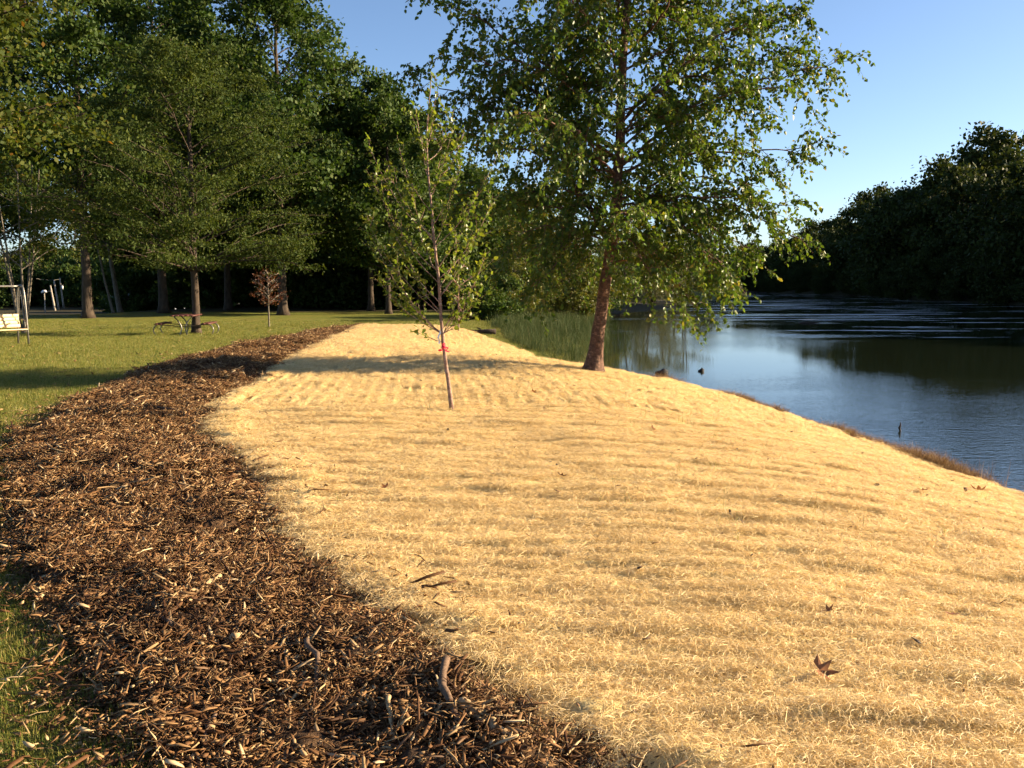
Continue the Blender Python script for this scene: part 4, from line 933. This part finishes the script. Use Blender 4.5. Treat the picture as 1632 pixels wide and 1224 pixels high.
t3 = pole(104, 443, 140, 'rightmost of three thin utility poles beyond the lawn', 0.15, 0.4)
G = Geo()
a, b_ = at(58, 444, 128), at(98, 441, 134); t = np.linspace(0, 1, 16)[:, None]; G.tube(a + (t3 - a) * t + np.array([0, 0, -1.0]) * (t * (1 - t)) * 0.6, 0.022, 5)
tag(G.build('power_line', m_wire), 'thin overhead wire running to the utility poles', 'wire')
x, y, z = gp_(74, 120); root = empty('street_lamp', (x, y, z)); tag(root, 'small street lamp left of the utility poles', 'street lamp')
h = at(74, 466, 120)[2] - z
G = Geo(); t = np.linspace(0, 1, 8); G.tube(np.stack([0 * t, 0 * t, h * t - 0.2 * (1 - t)], -1), 0.09 - 0.03 * t, 7); G.build('lamp_post', m_pole, root)
G = Geo(); G.tube(np.array([(k, 0, h + 0.15 * math.sin(k * 2.2)) for k in np.linspace(0, 0.9, 8)]), 0.04, 6); G.build('lamp_arm', m_pole, root)
G = Geo(); G.tube(np.array([(-0.35, 0, h - 0.02), (-0.15, 0, h + 0.10), (0.15, 0, h + 0.12), (0.3, 0, h + 0.02)]), np.array([0.10, 0.2, 0.2, 0.08]), 8); G.build('lamp_head', m_lamp, root)
def house():
    x, y, z = gp_(242, 122); root = empty('house', (x, y, z)); tag(root, 'pale bluish house glimpsed through the dark wood', 'house')
    G = Geo(); G.box((0, 0, 1.4), (8.0, 6.0, 3.0)); G.build('wall', m_wall, root, smooth=False)
    V = np.array([(-4.4, -3.4, 2.9), (4.4, -3.4, 2.9), (4.4, 3.4, 2.9), (-4.4, 3.4, 2.9), (-4.4, 0, 5.0), (4.4, 0, 5.0)])
    G = Geo(); G.add(V, [[0, 1, 5, 4], [2, 3, 4, 5], [0, 3, 2, 1]], [[0, 4, 3], [1, 2, 5]]); G.build('roof', m_roof, root, smooth=False)
    for wx_ in (-2.4, 2.4):
        G = Geo(); G.box((wx_, -3.03, 1.6), (1.0, 0.08, 1.2)); w = G.build('window', m_lamp, root, smooth=False)
        G = Geo(); G.box((wx_, -3.08, 1.6), (0.84, 0.04, 1.04)); G.build('pane', m_glass, w, smooth=False)
    G = Geo(); G.box((0.2, -3.03, 0.95), (0.95, 0.08, 2.1)); G.build('door', m_roof, root, smooth=False)
house()

# ------------------------------------------------------------------ small single things
def lump(name, label, cat, px, py, size, seed, mat=m_rock, z=ZW):
    g = np.random.default_rng(seed); p = on_ground(px, py, ZW); n, m = 9, 14
    u = np.linspace(0, math.pi, n); v = np.linspace(0, 2 * math.pi, m, endpoint=False)
    U, Vv = np.meshgrid(u, v, indexing='ij'); nz = 1 + 0.45 * fbm(np.cos(Vv) * 2 + U * 1.3, np.sin(Vv) * 2 + U, seed)
    Pn = np.stack([np.sin(U) * np.cos(Vv) * size[0], np.sin(U) * np.sin(Vv) * size[1], np.cos(U) * size[2]], -1) * nz[..., None]
    i = np.arange(n - 1)[:, None] * m; j = np.arange(m)[None]; k = (j + 1) % m
    Pn[..., 0] += 0.5 * size[0] * (np.cos(U) > 0.5); Pn[..., 2] *= 1 + 0.9 * np.exp(-((Pn[..., 0] / size[0] - 0.3) / 0.3) ** 2)
    F = np.stack([i + j, i + m + j, i + m + k, i + k], -1).reshape(-1, 4)
    o = obj(name, np_mesh(name, Pn.reshape(-1, 3), F, mat), None, (p[0], p[1], ZW + size[2] * 0.35)); return tag(o, label, cat)
lump('rock', 'dark peaked rock breaking the water right of the birch', 'rock', 1054, 595, (0.20, 0.12, 0.075), 3)
lump('rock', 'small round dark rock in the bright water farther from the birch', 'rock', 1117, 592, (0.10, 0.08, 0.055), 4)
p = on_ground(1434, 687, ZW); G = Geo(); G.tube(np.array([(0, 0, -0.5), (0.01, 0, 0.0), (-0.012, 0, 0.06), (0.014, 0.01, 0.11), (0.008, 0, 0.165)]), np.array([0.02, 0.02, 0.024, 0.015, 0.007]), 7)
tag(G.build('snag', m_log, None, (p[0], p[1], ZW)), 'short dark stub of branch poking out of the water', 'branch')
p = on_ground(1288, 515, ZW); G = Geo(); G.tube(np.array([(-0.7, 0, 0.0), (-0.2, 0.05, 0.05), (0.3, 0, 0.06), (0.8, -0.1, 0.02)]), np.array([0.03, 0.07, 0.06, 0.02]), 7)
tag(G.build('driftwood', m_log, None, (p[0], p[1], ZW)), 'thin dark driftwood floating far out on the river', 'driftwood')
p = on_ground(773, 533); G = Geo(); G.tube(np.array([(-0.62, 0.1, 0.10), (-0.3, 0.03, 0.10), (0.1, 0, 0.11), (0.42, -0.03, 0.11)]), np.array([0.06, 0.08, 0.10, 0.11]), 9); G.tube(np.array([(-0.1, 0, 0.12), (-0.2, 0.02, 0.22), (-0.32, 0.02, 0.26)]), np.array([0.04, 0.03, 0.02]), 6)
tag(G.build('log', m_log, None, (p[0], p[1], gz(p[0], p[1]))), 'short dark log on the grass at the straw edge', 'log')

def stick(pts, r, label, mat=m_stick, lift=0.03, rise=None, name='stick', seed=0):
    g = np.random.default_rng(seed); P = []
    for (x, y) in pts:
        q = on_ground(x, y); q[2] = float(mulch_z(q[:1], q[1:2])[0]) + lift; P.append(q)
    P = np.array(P)
    if rise is not None: P[:, 2] += np.array(rise)
    t = np.linspace(0, 1, len(P)); tt = np.linspace(0, 1, 12); Q = np.stack([np.interp(tt, t, P[:, k]) for k in range(3)], -1)
    o = Q[0].copy(); Q = wob(Q - o, g, r * 0.25)
    G = Geo(); G.tube(Q, r * (1 - 0.35 * tt) * g.uniform(0.85, 1.15, 12), 8)
    return tag(G.build(name, mat, None, o), label, 'stick')
stick([(712, 1098), (706, 1142), (728, 1172), (748, 1196)], 0.017, 'thick crooked bark-covered branch near the bottom of the mulch', rise=(0.075, 0.035, 0.0, 0.0), seed=1)
stick([(738, 1160), (808, 1212)], 0.024, 'fat pale split stick lying right of the crooked branch', m_split, 0.02, seed=2)
stick([(244, 988), (276, 1030)], 0.015, 'grey-brown stick leaning towards the viewer left of centre in the mulch', m_stick, 0.035, seed=3)
stick([(300, 985), (352, 948)], 0.017, 'split tan stick beside a pale chip in mid mulch', m_split, 0.03, seed=4)
stick([(291, 775), (300, 805), (309, 838)], 0.011, 'thin straight upright-looking stick in the far mulch', m_split, 0.03, seed=5)
stick([(373, 1046), (395, 1020)], 0.019, 'bright pale chunk of split wood in the mulch', m_split, 0.035, name='wood_chunk', seed=6)['category'] = 'wood chunk'
stick([(345, 1168), (330, 1190), (322, 1222)], 0.009, 'thin bent twig at the bottom edge of the mulch', m_stick, 0.04, seed=7)
stick([(490, 1062), (508, 1085), (503, 1120)], 0.012, 'dark gnarled root standing up in the middle of the mulch', m_stick, 0.03, (0.06, 0.04, 0.0), seed=8)
stick([(185, 862), (218, 834)], 0.014, 'long pale splinter in the upper mulch near the lawn side', m_split, 0.03, seed=9)
stick([(64, 868), (102, 884)], 0.022, 'short stub of log at the lawn edge of the mulch', m_split, 0.03, seed=10)
stick([(235, 664), (282, 672), (332, 682)], 0.014, 'long straight stick pointing at the straw in the far mulch', m_stick, 0.04, seed=11)
stick([(50, 1082), (92, 1092)], 0.013, 'brown stick on the grass edge at bottom left', m_split, 0.03, seed=12)
stick([(400, 1012), (470, 1030), (545, 1050)], 0.013, 'long dark stick lying across the mulch above the root', m_stick, 0.03, seed=13)
stick([(620, 1150), (628, 1190)], 0.010, 'short upright splinter left of the crooked branch', m_split, 0.03, (0.05, 0), seed=14)

def dead_leaf(px, py, size, label, seed, up=0.6):
    g = np.random.default_rng(seed); q = on_ground(px, py); z = float(straw_z(q[:1], q[1:2])[0]) + 0.04
    G = Geo(); n = 5                                                # a curled five-lobed leaf on a stalk
    R0 = size; V = [(0, 0, 0)]; ang = np.linspace(-2.5, 2.5, 11)
    for k, a in enumerate(ang):
        rr = R0 * (1.0 if k % 2 == 1 else 0.52) * g.uniform(0.8, 1.15); V.append((rr * math.cos(a), rr * math.sin(a), up * rr * (0.35 + 0.5 * g.random()) * (1 if k % 2 else 0.4)))
    F3 = [[0, k, k + 1] for k in range(1, 11)]
    G.add(np.array(V), None, F3); G.tube(np.array([(0, 0, 0), (-R0 * 0.5, 0.0, 0.008), (-R0 * 0.95, R0 * 0.15, 0.02)]), R0 * 0.02, 4)
    o = G.build('fallen_leaf', m_dead, None, (q[0], q[1], z), smooth=False); o.rotation_euler = (g.normal(0, 0.35), g.normal(0, 0.35), g.random() * 6.28)
    return tag(o, label, 'leaf', 'fallen leaves on the straw')
dead_leaf(1305, 1098, 0.070, 'large curled red-brown leaf low on the right of the straw', 1, 0.9)
dead_leaf(1516, 1003, 0.042, 'orange-brown leaf right of the large curled leaf', 2)
dead_leaf(1318, 998, 0.040, 'pale orange leaf above the large curled leaf', 3)
dead_leaf(1560, 795, 0.085, 'dark upright leaf near the bank edge at far right', 4, 1.1)
dead_leaf(1470, 798, 0.060, 'dull brown leaf left of the dark upright leaf', 5)
dead_leaf(895, 774, 0.050, 'lone dark leaf in the middle of the straw', 6)
dead_leaf(868, 660, 0.060, 'red-brown leaf on the straw right of the sapling', 7)
dead_leaf(850, 636, 0.065, 'dark leaf above the red-brown one near the birch', 8)
dead_leaf(1040, 694, 0.060, 'flat brown leaf on the slope below the birch', 9)
dead_leaf(615, 796, 0.045, 'small dark leaf on the left part of the straw', 10)
# a loose tuft of straw on the slope at the right
q = on_ground(1566, 876); G = Geo(); g = np.random.default_rng(77)
Vs = []; n = 420; m = 8; t = np.linspace(0, 1, m); a = g.random(n) * 6.283; rr = 0.14 * np.sqrt(g.random(n)); th = g.random(n)[:, None] * 6.283 + g.normal(0, 2.2, n)[:, None] * t[None]
L = g.uniform(0.08, 0.18, n)[:, None]
P = np.stack([(1.4 * rr * np.cos(a))[:, None] + np.cumsum(np.cos(th) * L / m, 1), (rr * np.sin(a))[:, None] + np.cumsum(np.sin(th) * L / m, 1), (g.uniform(0, 0.075, n) * (1 - rr / 0.17))[:, None] + 0.02 * np.sin(t * 3.1)[None]], -1)
V, F = ribbons(P, norm(np.stack([-np.sin(th), np.cos(th), g.uniform(-1, 1, n)[:, None] * np.ones_like(th)], -1)), np.full((n, m), 0.0012)); G.add(V, F)
tag(G.build('straw_tuft', m_fibre, None, (q[0], q[1], float(straw_z(q[:1], q[1:2])[0]) + 0.035)), 'raised loose tuft of straw on the slope at right', 'straw tuft')
# tall thin grasses at the water's edge below the birch
for k, (px, py, hgt, ln, lb) in enumerate([(1168, 628, 0.75, 0.55, 'clump of tall thin grass stems leaning over the water near the birch'), (1580, 778, 0.42, 0.5, 'dark wispy grass clump on the bank edge at far right'), (1545, 757, 0.38, 0.45, 'wispy grass clump just above the far right one on the bank')]):
    q = on_ground(px, py); me = blade_patch('grass_clump', 520 + k, 26 if k else 14, 0.16, hgt * 0.5, hgt, 0.0022, ln, m_dry if k else m_reed, 6)
    tag(obj('grass_clump', me, None, (q[0], q[1], gz(q[0], q[1]))), lb, 'grass')
